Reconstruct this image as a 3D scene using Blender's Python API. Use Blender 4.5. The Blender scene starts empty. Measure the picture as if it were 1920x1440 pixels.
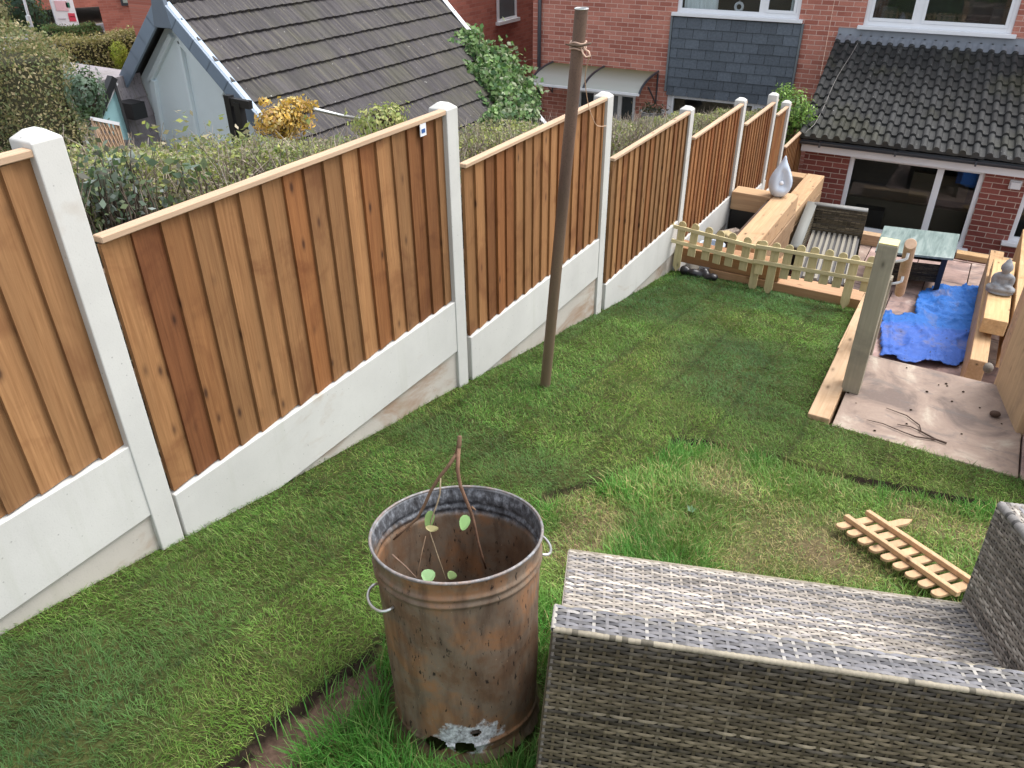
import bpy, math, random
import numpy as np
from mathutils import Vector, Matrix
R = math.radians
rng = np.random.default_rng(7)
random.seed(7)
scn = bpy.context.scene
COL = scn.collection

# ------------------------------------------------------------------ camera
FOC, PIT, ROLL, AZ = 1484.1, 0.56056, 0.0063, 0.53368      # focal (px of 1920), pitch, roll, azimuth of the fence line
_f = np.array([0, math.cos(PIT), -math.sin(PIT)]); _r = np.array([1.0, 0, 0]); _d = np.cross(_f, _r)
_c, _s = math.cos(ROLL), math.sin(ROLL)
_M = np.array([_c*_r+_s*_d, -_s*_r+_c*_d, _f])
_ca, _sa = math.cos(AZ), math.sin(AZ)
CM = _M @ np.array([[_ca, -_sa, 0], [_sa, _ca, 0], [0, 0, 1]]).T    # rows: right, down, forward; the eye is the world's origin
cam_d = bpy.data.cameras.new("camera"); cam = bpy.data.objects.new("camera", cam_d); COL.objects.link(cam)
cam_d.sensor_width = 36.0; cam_d.lens = FOC/1920*36.0; cam_d.clip_end = 600; cam_d.clip_start = 0.05
m3 = Matrix((CM[0], -CM[1], -CM[2])).transposed()
cam.matrix_world = m3.to_4x4()
scn.camera = cam
# ------------------------------------------------------------------ light
SUN_EL, SUN_AZ = R(62), R(40)          # azimuth from +Y (down the garden) towards +X
w = bpy.data.worlds.new("World"); scn.world = w; w.use_nodes = True
wn = w.node_tree.nodes; wl = w.node_tree.links
bg = wn["Background"]
sky = wn.new("ShaderNodeTexSky"); sky.sky_type = 'NISHITA'; sky.sun_disc = False
sky.sun_elevation = SUN_EL; sky.sun_rotation = SUN_AZ
sky.air_density = 1.0; sky.dust_density = 3.0
hs = wn.new("ShaderNodeHueSaturation"); hs.inputs["Saturation"].default_value = 0.30
wl.new(sky.outputs[0], hs.inputs["Color"]); wl.new(hs.outputs[0], bg.inputs[0])
bg.inputs[1].default_value = 0.15
sd = bpy.data.lights.new("sun", 'SUN'); sd.energy = 1.0; sd.angle = R(32); sd.color = (1.0, 0.965, 0.92)
sun = bpy.data.objects.new("sun", sd); COL.objects.link(sun)
sdir = Vector((math.sin(SUN_AZ)*math.cos(SUN_EL), math.cos(SUN_AZ)*math.cos(SUN_EL), math.sin(SUN_EL)))
sun.rotation_euler = sdir.to_track_quat('Z', 'Y').to_euler()
scn.view_settings.view_transform = 'Standard'; scn.view_settings.look = 'None'
scn.view_settings.exposure = 1.36; scn.view_settings.gamma = 1.0

# ------------------------------------------------------------------ helpers
def ray(x, y): return np.array([(x-960)/FOC, (y-720)/FOC, 1.0]) @ CM
def on_x(x, y, X): v = ray(x, y); return v*(X/v[0])
def on_y(x, y, Y): v = ray(x, y); return v*(Y/v[1])
def on_z(x, y, Z): v = ray(x, y); return v*(Z/v[2])
def at_d(x, y, d): return ray(x, y)*d

def tag(o, label=None, cat=None, group=None, kind=None):
    if label: o['label'] = label
    if cat: o['category'] = cat
    if group: o['group'] = group
    if kind: o['kind'] = kind
    return o
def empty(name, loc=(0, 0, 0), rz=0.0, label=None, cat=None, group=None):
    o = bpy.data.objects.new(name, None); COL.objects.link(o)
    o.location = Vector([float(a) for a in loc]); o.rotation_euler = (0, 0, rz); o.empty_display_size = 0.1
    return tag(o, label, cat, group)
def wloc(p):
    v = Vector((0, 0, 0))
    while p is not None: v = v + p.location; p = p.parent
    return v
def link(name, me, mat, parent=None, local=False, smooth=False, bevel=0.0, seg=1):
    o = bpy.data.objects.new(name, me); COL.objects.link(o)
    if mat: me.materials.append(mat)
    if parent is not None:
        o.parent = parent
        if not local: o.location = -wloc(parent)
    if smooth: me.shade_smooth()
    if bevel:
        b = o.modifiers.new("bevel", 'BEVEL'); b.width = bevel; b.segments = seg; b.limit_method = 'ANGLE'; b.angle_limit = R(40)
    return o
def npmesh(name, V, F, mat, parent=None, col=None, sd=None, **k):
    V = np.asarray(V, np.float32); F = np.asarray(F, np.int32); n = F.shape[1]
    me = bpy.data.meshes.new(name)
    me.vertices.add(len(V)); me.vertices.foreach_set("co", V.ravel())
    me.loops.add(F.size); me.loops.foreach_set("vertex_index", F.ravel())
    me.polygons.add(len(F)); me.polygons.foreach_set("loop_start", np.arange(0, F.size, n, dtype=np.int32))
    me.update(calc_edges=True)
    for nm, c in (("Col", col), ("Sd", sd)):
        if c is not None:
            a = me.color_attributes.new(nm, 'FLOAT_COLOR', 'POINT')
            c4 = np.ones((len(V), 4), np.float32); c4[:, :3] = c
            a.data.foreach_set("color", c4.ravel())
    return link(name, me, mat, parent, **k)

class MB:
    def __init__(s): s.V = []; s.F = []; s.C = []; s.S = []
    def add(s, V, F, col=(1, 1, 1), sd=None):
        b = len(s.V); V = [tuple(float(a) for a in v) for v in V]
        s.V += V; s.F += [tuple(i+b for i in f) for f in F]
        if hasattr(col, 'ndim') and col.ndim == 2: s.C += [tuple(c) for c in col]
        else: s.C += [tuple(col)]*len(V)
        if sd is None: sd = tuple(rng.random(3))
        s.S += [tuple(sd)]*len(V)
        return s
    def box(s, a, b, col=(1, 1, 1), sd=None):
        (x0, y0, z0), (x1, y1, z1) = a, b
        V = [(x0, y0, z0), (x1, y0, z0), (x1, y1, z0), (x0, y1, z0), (x0, y0, z1), (x1, y0, z1), (x1, y1, z1), (x0, y1, z1)]
        return s.add(V, BOXF, col, sd)
    def obox(s, o, u, v, n, col=(1, 1, 1), sd=None):       # corner o and three edge vectors
        o, u, v, n = (np.asarray(t, float) for t in (o, u, v, n))
        V = [o, o+u, o+u+v, o+v, o+n, o+u+n, o+u+v+n, o+v+n]
        F = BOXF if np.dot(np.cross(u, v), n) > 0 else [f[::-1] for f in BOXF]
        return s.add(V, F, col, sd)
    def beam(s, p, q, wd, ht, up=(0, 0, 1), col=(1, 1, 1), sd=None):   # bar from p to q, centred
        p, q, up = (np.asarray(t, float) for t in (p, q, up)); u = q-p
        side = np.cross(u/np.linalg.norm(u), up); side /= np.linalg.norm(side); n = np.cross(side, u/np.linalg.norm(u))
        return s.obox(p-side*wd/2-n*ht/2, u, side*wd, n*ht, col, sd)
    def tube(s, P, r, seg=8, col=(1, 1, 1), cap=True, sd=None):
        P = [np.asarray(p, float) for p in P]; n = len(P)
        r = [r]*n if not hasattr(r, '__len__') else r
        V = []; F = []; prev = None
        for i in range(n):
            t = P[min(i+1, n-1)]-P[max(i-1, 0)]; t = t/(np.linalg.norm(t)+1e-9)
            if prev is None:
                a = np.array([0, 0, 1.0]) if abs(t[2]) < .9 else np.array([1.0, 0, 0])
                prev = np.cross(t, a)
            u = prev-t*np.dot(prev, t); u /= np.linalg.norm(u)+1e-9; prev = u; v = np.cross(t, u)
            for k in range(seg):
                th = 2*math.pi*k/seg; V.append(P[i]+r[i]*(u*math.cos(th)+v*math.sin(th)))
        for i in range(n-1):
            for k in range(seg):
                k2 = (k+1) % seg; F.append((i*seg+k, i*seg+k2, (i+1)*seg+k2, (i+1)*seg+k))
        if cap: F.append(tuple(range(seg))[::-1]); F.append(tuple((n-1)*seg+k for k in range(seg)))
        return s.add(V, F, col, sd)
    def lathe(s, prof, seg=48, c=(0, 0, 0), col=(1, 1, 1)):
        V = []; F = []
        for (r, z) in prof:
            for k in range(seg):
                th = 2*math.pi*k/seg; V.append((c[0]+r*math.cos(th), c[1]+r*math.sin(th), c[2]+z))
        for i in range(len(prof)-1):
            for k in range(seg):
                k2 = (k+1) % seg; F.append((i*seg+k, i*seg+k2, (i+1)*seg+k2, (i+1)*seg+k))
        return s.add(V, F, col)
    def poly(s, P, n, t, col=(1, 1, 1), sd=None):           # a flat outline P thickened by t along n
        P = [np.asarray(p, float) for p in P]; n = np.asarray(n, float)*t; k = len(P)
        V = P+[p+n for p in P]
        F = [tuple(range(k))[::-1], tuple(range(k, 2*k))]+[(i, (i+1) % k, (i+1) % k+k, i+k) for i in range(k)]
        return s.add(V, F, col, sd)
    def build(s, name, mat, parent=None, **k):
        me = bpy.data.meshes.new(name); me.from_pydata(s.V, [], s.F); me.update()
        for nm, c in (("Col", s.C), ("Sd", s.S)):
            a = me.color_attributes.new(nm, 'FLOAT_COLOR', 'POINT')
            c4 = np.ones((len(s.V), 4), np.float32); c4[:, :3] = np.array(c, np.float32)[:, :3]
            a.data.foreach_set("color", c4.ravel())
        return link(name, me, mat, parent, **k)
BOXF = [(3, 2, 1, 0), (4, 5, 6, 7), (0, 1, 5, 4), (1, 2, 6, 5), (2, 3, 7, 6), (3, 0, 4, 7)]

_gn = {}
def vnoise(x, y, sc, seed=0):           # smooth value noise in [0,1]
    if seed not in _gn: _gn[seed] = np.random.default_rng(1000+seed).random((256, 256))
    g = _gn[seed]; x = np.asarray(x)*sc+37.3; y = np.asarray(y)*sc+51.7
    xi = np.floor(x).astype(int); yi = np.floor(y).astype(int); fx = x-xi; fy = y-yi
    fx = fx*fx*(3-2*fx); fy = fy*fy*(3-2*fy); a = lambda i, j: g[(xi+i) % 256, (yi+j) % 256]
    return (a(0, 0)*(1-fx)+a(1, 0)*fx)*(1-fy)+(a(0, 1)*(1-fx)+a(1, 1)*fx)*fy

# ------------------------------------------------------------------ materials
class NT:
    def __init__(s, name):
        s.m = bpy.data.materials.new(name); s.m.use_nodes = True; s.t = s.m.node_tree; s.b = s.t.nodes["Principled BSDF"]
    def n(s, ty, **k):
        nd = s.t.nodes.new(ty)
        for a, v in k.items():
            if a.startswith('i_'):
                key = a[2:]; key = int(key) if key.isdigit() else key.replace('_', ' ')
                if hasattr(v, 'is_output'): s.t.links.new(v, nd.inputs[key])
                else: nd.inputs[key].default_value = v
            else: setattr(nd, a, v)
        return nd
    def l(s, a, b): s.t.links.new(a, b)
    def ramp(s, fac, pts, interp='LINEAR'):
        nd = s.t.nodes.new("ShaderNodeValToRGB"); s.l(fac, nd.inputs[0]); cr = nd.color_ramp; cr.interpolation = interp
        while len(cr.elements) < len(pts): cr.elements.new(0.5)
        for e, (p, c) in zip(cr.elements, pts):
            e.position = p; e.color = (c[0], c[1], c[2], 1) if hasattr(c, '__len__') else (c, c, c, 1)
        return nd.outputs[0]
    def mix(s, fac, a, b, mode='MIX'):
        nd = s.t.nodes.new("ShaderNodeMix"); nd.data_type = 'RGBA'; nd.blend_type = mode
        for i, v in ((0, fac), (6, a), (7, b)):
            if hasattr(v, 'is_output'): s.l(v, nd.inputs[i])
            else: nd.inputs[i].default_value = v if not hasattr(v, '__len__') or len(v) == 4 else (*v, 1)
        return nd.outputs[2]
    def math(s, op, a, b=0.0, c=0.0):
        nd = s.t.nodes.new("ShaderNodeMath"); nd.operation = op
        for i, v in enumerate((a, b, c)):
            if hasattr(v, 'is_output'): s.l(v, nd.inputs[i])
            else: nd.inputs[i].default_value = v
        return nd.outputs[0]
    def obj(s): return s.n("ShaderNodeTexCoord").outputs["Object"]
    def attr(s, nm): return s.n("ShaderNodeAttribute", attribute_name=nm).outputs["Color"]
    def vec(s, v, scale=(1, 1, 1), loc=(0, 0, 0), rot=(0, 0, 0)):
        return s.n("ShaderNodeMapping", i_Vector=v, i_Scale=scale, i_Location=loc, i_Rotation=rot).outputs[0]
    def noise(s, v, sc, det=4, rough=.55, dist=0.0):
        return s.n("ShaderNodeTexNoise", i_Vector=v, i_Scale=sc, i_Detail=det, i_Roughness=rough, i_Distortion=dist).outputs["Fac"]
    def bump(s, h, strength=.3, dist=.01):
        nd = s.n("ShaderNodeBump", i_Height=h, i_Strength=strength, i_Distance=dist); s.l(nd.outputs[0], s.b.inputs["Normal"])
    def out(s, color=None, rough=.6, metal=0.0, spec=.5):
        for k, v in (("Base Color", color), ("Roughness", rough), ("Metallic", metal), ("Specular IOR Level", spec)):
            if v is None: continue
            if hasattr(v, 'is_output'): s.l(v, s.b.inputs[k])
            elif k == "Base Color": s.b.inputs[k].default_value = (*v[:3], 1)
            else: s.b.inputs[k].default_value = v
        return s.m
def seedvec(t): return t.n("ShaderNodeVectorMath", operation='MULTIPLY_ADD', i_0=t.attr("Sd"), i_1=(19, 23, 29), i_2=t.obj()).outputs[0]

def wood(name, light, dark, axis='z', fine=90, knots=.5, rough=.75, use_col=True, stain=None, knotcol=None):
    t = NT(name); v = seedvec(t); ax = 'xyz'.index(axis)
    sc = [1, 1, 1]; sc[ax] = .045
    g = t.noise(t.vec(v, sc), fine, 5, .62, .4)
    sc2 = [1, 1, 1]; sc2[ax] = .12
    big = t.noise(t.vec(v, sc2), 13, 3, .5, .6)
    c = t.mix(t.ramp(g, [(.30, 0.0), (.72, 1.0)]), dark, light)
    c = t.mix(t.ramp(big, [(.35, .0), (.7, .55)]), c, tuple(a*.62 for a in light))
    sk = [1, 1, 1]; sk[ax] = .45
    vo = t.n("ShaderNodeTexVoronoi", i_Vector=t.vec(v, sk), i_Scale=13.0, i_Randomness=1.0)
    k = t.ramp(vo.outputs["Distance"], [(.0, 1.0), (.07, .95), (.15, .3), (.24, 0.0)])
    sel = t.n("ShaderNodeSeparateColor", i_Color=vo.outputs["Color"])
    k = t.math('MULTIPLY', k, t.math('GREATER_THAN', sel.outputs[0], 1.0-knots))
    c = t.mix(k, c, knotcol or tuple(a*.25 for a in dark))
    if stain:
        st = t.noise(v, 3.2, 4, .6, .8); c = t.mix(t.ramp(st, [(.52, 0.0), (.70, .8)]), c, stain)
    if use_col: c = t.mix(1.0, c, t.attr("Col"), 'MULTIPLY')
    t.bump(g, .35, .004)
    return t.out(c, rough, 0, .3)
def concrete(name, col, dirt=(.35, .27, .2), amount=.5):
    t = NT(name); v = t.obj()
    n1 = t.noise(v, 3.0, 5, .6); n2 = t.noise(v, 160, 3, .6); n3 = t.noise(t.vec(v, (1, 1, 2.5)), 1.7, 5, .65, .5)
    c = t.mix(t.ramp(n1, [(.3, 0.0), (.7, 1.0)]), tuple(a*.86 for a in col), col)
    c = t.mix(t.ramp(n3, [(.62-.14*(amount > .9), 0.0), (.74-.10*(amount > .9), amount)]), c, dirt)
    c = t.mix(t.ramp(n2, [(.25, .35), (.42, 0.0)]), c, tuple(a*.6 for a in col))
    hv = t.n('ShaderNodeTexVoronoi', i_Vector=v, i_Scale=26.0); c = t.mix(t.ramp(hv.outputs['Distance'], [(.05, .7), (.09, 0.0)]), c, tuple(a*.45 for a in col))
    gst = t.noise(t.vec(v, (6, 6, .5)), 2.0, 4, .6); c = t.mix(t.ramp(gst, [(.56, 0.0), (.75, .35)]), c, (col[0]*.72, col[1]*.74, col[2]*.66))
    c = t.mix(1.0, c, t.attr("Col"), 'MULTIPLY')
    t.bump(n2, .12, .003)
    return t.out(c, .8, 0, .25)
def leafmat(name, trans=.35, rough=.5, spec=.35):
    t = NT(name); c = t.attr("Col"); t.out(c, rough, 0, spec)
    tr = t.n("ShaderNodeBsdfTranslucent", i_Color=t.mix(.25, c, (.30, .48, .08), 'MIX'))
    mx = t.n("ShaderNodeMixShader", i_0=trans); t.l(t.b.outputs[0], mx.inputs[1]); t.l(tr.outputs[0], mx.inputs[2])
    t.l(mx.outputs[0], t.t.nodes["Material Output"].inputs[0]); return t.m
def plain(name, col, rough=.5, metal=0, spec=.5, var=.12, sc=8, usecol=False):
    t = NT(name); n = t.noise(t.obj(), sc, 4, .6)
    c = t.mix(n, tuple(a*(1-var) for a in col), tuple(min(1, a*(1+var)) for a in col))
    if usecol: c = t.mix(1.0, c, t.attr("Col"), 'MULTIPLY')
    t.bump(n, .05, .01)
    return t.out(c, rough, metal, spec)
def vcol(name, rough=.6, spec=.3, var=.25, sc=40, bump=.1):
    t = NT(name); n = t.noise(t.obj(), sc, 4, .6)
    c = t.mix(1.0, t.attr("Col"), t.ramp(n, [(.25, 1-var), (.75, 1+var*.4)]), 'MULTIPLY')
    t.bump(n, bump, .006); return t.out(c, rough, 0, spec)
def brick(name, c1, c2, mortar, axes='xz', bw=.225):
    t = NT(name); s = t.n("ShaderNodeSeparateXYZ", i_0=t.obj())
    v = t.n("ShaderNodeCombineXYZ", i_0=s.outputs['XYZ'.index(axes[0].upper())], i_1=s.outputs[2], i_2=0.0).outputs[0]
    wob = t.noise(v, 9, 2, .5); v = t.n("ShaderNodeVectorMath", operation='MULTIPLY_ADD', i_0=t.n("ShaderNodeTexNoise", i_Vector=v, i_Scale=14.0, i_Detail=2.0).outputs["Color"], i_1=(.006, .006, 0), i_2=v).outputs[0]
    b = t.n("ShaderNodeTexBrick", i_Vector=v, i_Color1=(0, 0, 0, 1), i_Color2=(1, 1, 1, 1), i_Mortar=(.5, .5, .5, 1), i_Scale=1.0, i_Mortar_Size=.0058, i_Mortar_Smooth=.25, i_Bias=0.0, i_Brick_Width=bw, i_Row_Height=.075)
    b.offset = .5
    tone = t.mix(t.ramp(b.outputs["Color"], [(.1, 0.0), (.9, 1.0)]), c1, c2)
    fn = t.noise(v, 55, 4, .65); tone = t.mix(t.ramp(fn, [(.3, .35), (.6, 0.0)]), tone, tuple(a*.45 for a in c1))
    streak = t.noise(t.vec(v, (1, 1, 1)), 2.2, 4, .6); 
    tone = t.mix(t.ramp(streak, [(.5, 0.0), (.8, .35)]), tone, tuple(a*1.25 for a in c2))
    c = t.mix(b.outputs["Fac"], tone, t.mix(t.noise(v, 30), tuple(a*.75 for a in mortar), mortar))
    h = t.math('SUBTRACT', t.math('MULTIPLY', fn, .35), b.outputs["Fac"]); t.bump(h, .6, .006)
    return t.out(c, .85, 0, .2)

M = {}
M['board'] = wood('fence_board_wood', (.375, .198, .086), (.215, .100, .039), 'z', 85, .74, stain=(.165, .068, .027), knotcol=(.07, .032, .015))
M['cap'] = wood('capping_wood', (.56, .40, .275), (.45, .30, .19), 'y', 80, .12)
M['sleeperx'] = wood('sleeper_wood_across', (.56, .395, .25), (.40, .255, .14), 'x', 55, .5, stain=(.33, .205, .11))
M['sleepery'] = wood('sleeper_wood_along', (.59, .415, .265), (.42, .27, .15), 'y', 55, .5, stain=(.36, .225, .12))
M['post'] = wood('garden_post_wood', (.375, .335, .255), (.28, .245, .18), 'z', 60, .3, stain=(.20, .18, .145))
M['picket'] = wood('picket_wood', (.62, .53, .30), (.48, .395, .205), 'z', 70, .25)
M['picketr'] = wood('picket_rail_wood', (.66, .575, .34), (.53, .44, .24), 'x', 70, .25)
M['picketd'] = wood('old_picket_wood', (.60, .40, .24), (.44, .27, .14), 'y', 70, .3)
M['conc'] = concrete('white_concrete', (.58, .575, .545), (.40, .33, .26), .6)
M['concd'] = concrete('muddy_concrete', (.54, .52, .48), (.36, .26, .19), .95)
M['brick'] = brick('house_brick', (.36, .128, .095), (.55, .235, .175), (.68, .47, .40))
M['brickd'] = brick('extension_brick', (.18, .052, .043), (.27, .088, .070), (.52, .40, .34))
M['bricky'] = brick('side_brick', (.36, .118, .088), (.48, .175, .13), (.44, .22, .175), 'yz')
M['white'] = plain('white_upvc', (.78, .80, .83), .35, var=.04)
M['whitew'] = plain('weathered_white_board', (.66, .66, .68), .5, var=.10, sc=3)
M['darkgrey'] = plain('dark_grey_plastic', (.045, .05, .06), .35)
M['black'] = plain('black_plastic', (.012, .012, .013), .4)
M['lead'] = plain('lead_flashing', (.20, .22, .25), .55, var=.25, sc=6)
M['slate'] = vcol('slate_tile', .7, .3, .3, 30)
M['render'] = plain('pale_blue_render', (.70, .79, .83), .8, var=.10, sc=1.6)
M['teal'] = plain('teal_board', (.24, .42, .44), .7, var=.15, sc=2)
M['verge'] = plain('slate_blue_plastic', (.115, .145, .185), .5, var=.12)
M['curtain'] = plain('curtain_cloth', (.86, .89, .88), .9, var=.05)
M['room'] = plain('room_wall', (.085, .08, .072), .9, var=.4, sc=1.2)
M['leaf'] = leafmat('leaf')
M['grass'] = leafmat('grass_blade', .30, .55, .25)
M['twig'] = vcol('twig_bark', .8, .2, .4, 60)
M['stone'] = plain('grey_stone', (.22, .225, .235), .85, var=.35, sc=40)
M['metal'] = plain('galvanised_wire', (.62, .64, .62), .35, 0.85, var=.1)
M['rope'] = plain('rope', (.55, .42, .33), .9, usecol=True)
M['soil'] = vcol('soil', .95, .1, .55, 55, .8)
M['canopy'] = None
def mat_glass():
    t = NT('window_glass'); gl = t.n("ShaderNodeBsdfGlossy", i_Roughness=.02, i_Color=(.9, .93, .95, 1)); tr = t.n("ShaderNodeBsdfTransparent", i_Color=(.84, .87, .88, 1))
    lw = t.n("ShaderNodeLayerWeight", i_Blend=.5); fac = t.math('MULTIPLY_ADD', t.math('POWER', lw.outputs["Facing"], 4.0), .8, .035)
    mx = t.n("ShaderNodeMixShader", i_0=fac); t.l(tr.outputs[0], mx.inputs[1]); t.l(gl.outputs[0], mx.inputs[2])
    t.l(mx.outputs[0], t.t.nodes["Material Output"].inputs[0]); return t.m
M['glass'] = mat_glass()
def mat_canopy():
    t = NT('polycarbonate_sheet'); n = t.noise(t.vec(t.obj(), (1, 4, 4)), 2.5, 4, .6)
    s = t.n("ShaderNodeSeparateXYZ", i_0=t.attr("Col"))
    c = t.mix(t.math('MULTIPLY', s.outputs[0], t.ramp(n, [(.2, .85), (.5, 1.0)])), (.48, .51, .47), (.20, .21, .085)); t.out(c, .35)
    tr = t.n("ShaderNodeBsdfTranslucent", i_Color=c); mx = t.n("ShaderNodeMixShader", i_0=.3)
    t.l(t.b.outputs[0], mx.inputs[1]); t.l(tr.outputs[0], mx.inputs[2]); t.l(mx.outputs[0], t.t.nodes["Material Output"].inputs[0]); return t.m
M['canopy'] = mat_canopy()
def mat_rust():
    t = NT('rusty_galvanised_steel'); v = t.obj(); st = t.vec(v, (1, 1, .22))
    a = t.noise(v, 5.5, 6, .62, .3); b = t.noise(st, 26, 5, .6, .2); c3 = t.noise(t.vec(v, (1, 1, .35)), 95, 3, .6)
    c = t.ramp(a, [(.27, (.075, .048, .034)), (.40, (.165, .098, .058)), (.50, (.19, .145, .105)), (.61, (.275, .142, .070)), (.73, (.23, .19, .15))])
    c = t.mix(t.ramp(b, [(.33, .6), (.55, 0.0)]), c, (.075, .045, .03))
    c = t.mix(t.ramp(c3, [(.31, .95), (.38, 0.0)]), c, (.016, .011, .009))
    pits = t.noise(v, 140, 2, .5); c = t.mix(t.ramp(pits, [(.70, 0.0), (.78, .6)]), c, (.42, .30, .20))
    s = t.n("ShaderNodeSeparateColor", i_Color=t.attr("Col"))
    edge = t.noise(v, 24, 6, .75)
    ash = t.ramp(t.math('ADD', t.math('MULTIPLY', s.outputs[0], .75), t.math('MULTIPLY', edge, .5)), [(.52, 0.0), (.70, 1.0)])
    ashc = t.ramp(t.noise(t.vec(v, (1, 1, .6)), 60, 5, .7), [(.32, (.025, .024, .026)), (.5, (.10, .105, .115)), (.68, (.30, .32, .35))])
    c = t.mix(ash, c, ashc)
    sil = t.ramp(t.math('ADD', t.math('MULTIPLY', s.outputs[1], .80), t.math('MULTIPLY', edge, .75)), [(.80, 0.0), (.90, 1.0)])
    silc = t.ramp(t.noise(v, 70, 4, .7), [(.3, (.14, .125, .12)), (.45, (.42, .43, .45)), (.62, (.72, .74, .77))])
    c = t.mix(sil, c, silc)
    c = t.mix(t.math('MULTIPLY', s.outputs[2], .8), c, (.45, .46, .47))
    t.bump(t.math('ADD', t.math('MULTIPLY', b, .5), t.math('MULTIPLY', c3, .5)), .3, .004)
    return t.out(c, .62, .25, .4)
M['rust'] = mat_rust()
def mat_pole():
    t = NT('rusted_pole'); v = t.obj(); a = t.noise(t.vec(v, (1, 1, .25)), 9, 5, .6); b = t.noise(v, 120, 3, .6)
    c = t.ramp(a, [(.3, (.085, .055, .042)), (.55, (.135, .085, .062)), (.75, (.18, .115, .075))]); c = t.mix(t.ramp(b, [(.3, .5), (.5, 0.0)]), c, (.06, .04, .03))
    s = t.n("ShaderNodeSeparateXYZ", i_0=v); c = t.mix(t.ramp(t.math('MULTIPLY_ADD', s.outputs[2], -.55, -.66), [(.0, 0.0), (.6, .75)]), c, (.19, .14, .085))
    t.bump(b, .2, .003); return t.out(c, .6, .1, .4)
M['pole'] = mat_pole()
def mat_rooftile(name, base, lich):
    t = NT(name); v = t.obj(); st = t.vec(v, (1, 1, 1)); a = t.noise(st, 2.0, 4, .6); b = t.noise(v, 28, 4, .65)
    c = t.mix(1.0, t.mix(a, tuple(x*.75 for x in base), tuple(x*1.2 for x in base)), t.attr("Col"), 'MULTIPLY')
    c = t.mix(t.ramp(b, [(.30, .5), (.45, 0.0)]), c, tuple(x*.4 for x in base))
    stq = t.noise(t.vec(v, (1.0, 22.0, 1.0)), 1.6, 4, .65); c = t.mix(t.ramp(stq, [(.52, 0.0), (.66, .5)]), t.mix(t.ramp(stq, [(.30, .75), (.44, 0.0)]), c, (.016, .014, .015)), (lich[0]*.9, lich[1]*.9, lich[2]*.95)) if 'garage' in name else c
    l = t.noise(v, 13, 4, .75); c = t.mix(t.ramp(l, [(.66, 0.0), (.74, .55)]), c, lich)
    l2 = t.noise(v, 34, 2, .5); c = t.mix(t.ramp(l2, [(.745, 0.0), (.765, .9)]), c, (.55, .55, .52))
    g = t.noise(v, 1.3, 3, .6); c = t.mix(t.ramp(g, [(.5, 0.0), (.75, .45)]), c, (.075, .075, .035))
    t.bump(b, .5, .006); return t.out(c, .75, 0, .3)
M['tile'] = mat_rooftile('extension_roof_tile', (.046, .047, .047), (.15, .155, .12))
M['gtile'] = mat_rooftile('garage_roof_tile', (.050, .046, .048), (.17, .155, .105))
def mat_paving():
    t = NT('sandstone_paving'); v = t.obj(); a = t.noise(v, 2.3, 5, .62, 1.6); b = t.noise(v, 60, 4, .65); d = t.noise(t.vec(v, (.8, 1.8, 1)), 3.4, 5, .62, 1.4)
    c = t.ramp(a, [(.34, (.165, .115, .105)), (.46, (.29, .20, .172)), (.56, (.34, .24, .208)), (.68, (.46, .365, .315))])
    c = t.mix(t.ramp(d, [(.54, 0.0), (.64, .6)]), c, (.15, .122, .122)); c = t.mix(1.0, c, t.attr("Col"), 'MULTIPLY')
    c = t.mix(t.ramp(b, [(.3, .35), (.5, 0.0)]), c, (.22, .16, .14)); t.bump(t.math('ADD', t.math('MULTIPLY', b, .3), d), .3, .008); return t.out(c, .7, 0, .35)
M['paving'] = mat_paving()
def mat_tarp():
    t = NT('blue_tarpaulin'); v = t.obj(); n = t.noise(v, 3.3, 5, .65, .4); n2 = t.noise(v, 30, 3, .7); wv = t.noise(v, 14, 3, .6, 1.5)
    c = t.mix(1.0, t.mix(wv, (.022, .095, .40), (.036, .135, .50)), t.attr("Col"), 'MULTIPLY')
    c = t.mix(t.ramp(n, [(.55, 0.0), (.70, .7)]), c, (.20, .18, .215)); c = t.mix(t.ramp(n2, [(.655, 0.0), (.685, .95)]), c, (.03, .025, .02))
    t.bump(t.noise(v, 24, 4, .65, 1.2), .7, .02); return t.out(c, .6, 0, .3)
M['tarp'] = mat_tarp()
def mat_tabletop():
    t = NT('wood_effect_table_top'); v = t.obj(); g = t.noise(t.vec(v, (1, .1, 1)), 18, 5, .65, .4)
    c = t.ramp(g, [(.3, (.10, .145, .135)), (.5, (.20, .26, .245)), (.75, (.36, .42, .40))]); return t.out(c, .35, 0, .5)
M['tabletop'] = mat_tabletop()
M['wicker'] = vcol('wicker_strand', .62, .22, .18, 120, .05)
M['dropw'] = plain('pale_glazed_pot', (.50, .57, .66), .25, var=.08)

def sleeper(name, a, b, label, axis=None, group=None, parent=None, col=(1, 1, 1)):
    axis = axis or ('x' if abs(b[0]-a[0]) > abs(b[1]-a[1]) else 'y')
    o = MB().box(a, b, col).build(name, M['sleeper'+axis], parent, bevel=.006, seg=2)
    if parent is None: tag(o, label, 'sleeper', group)
    return o

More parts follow.
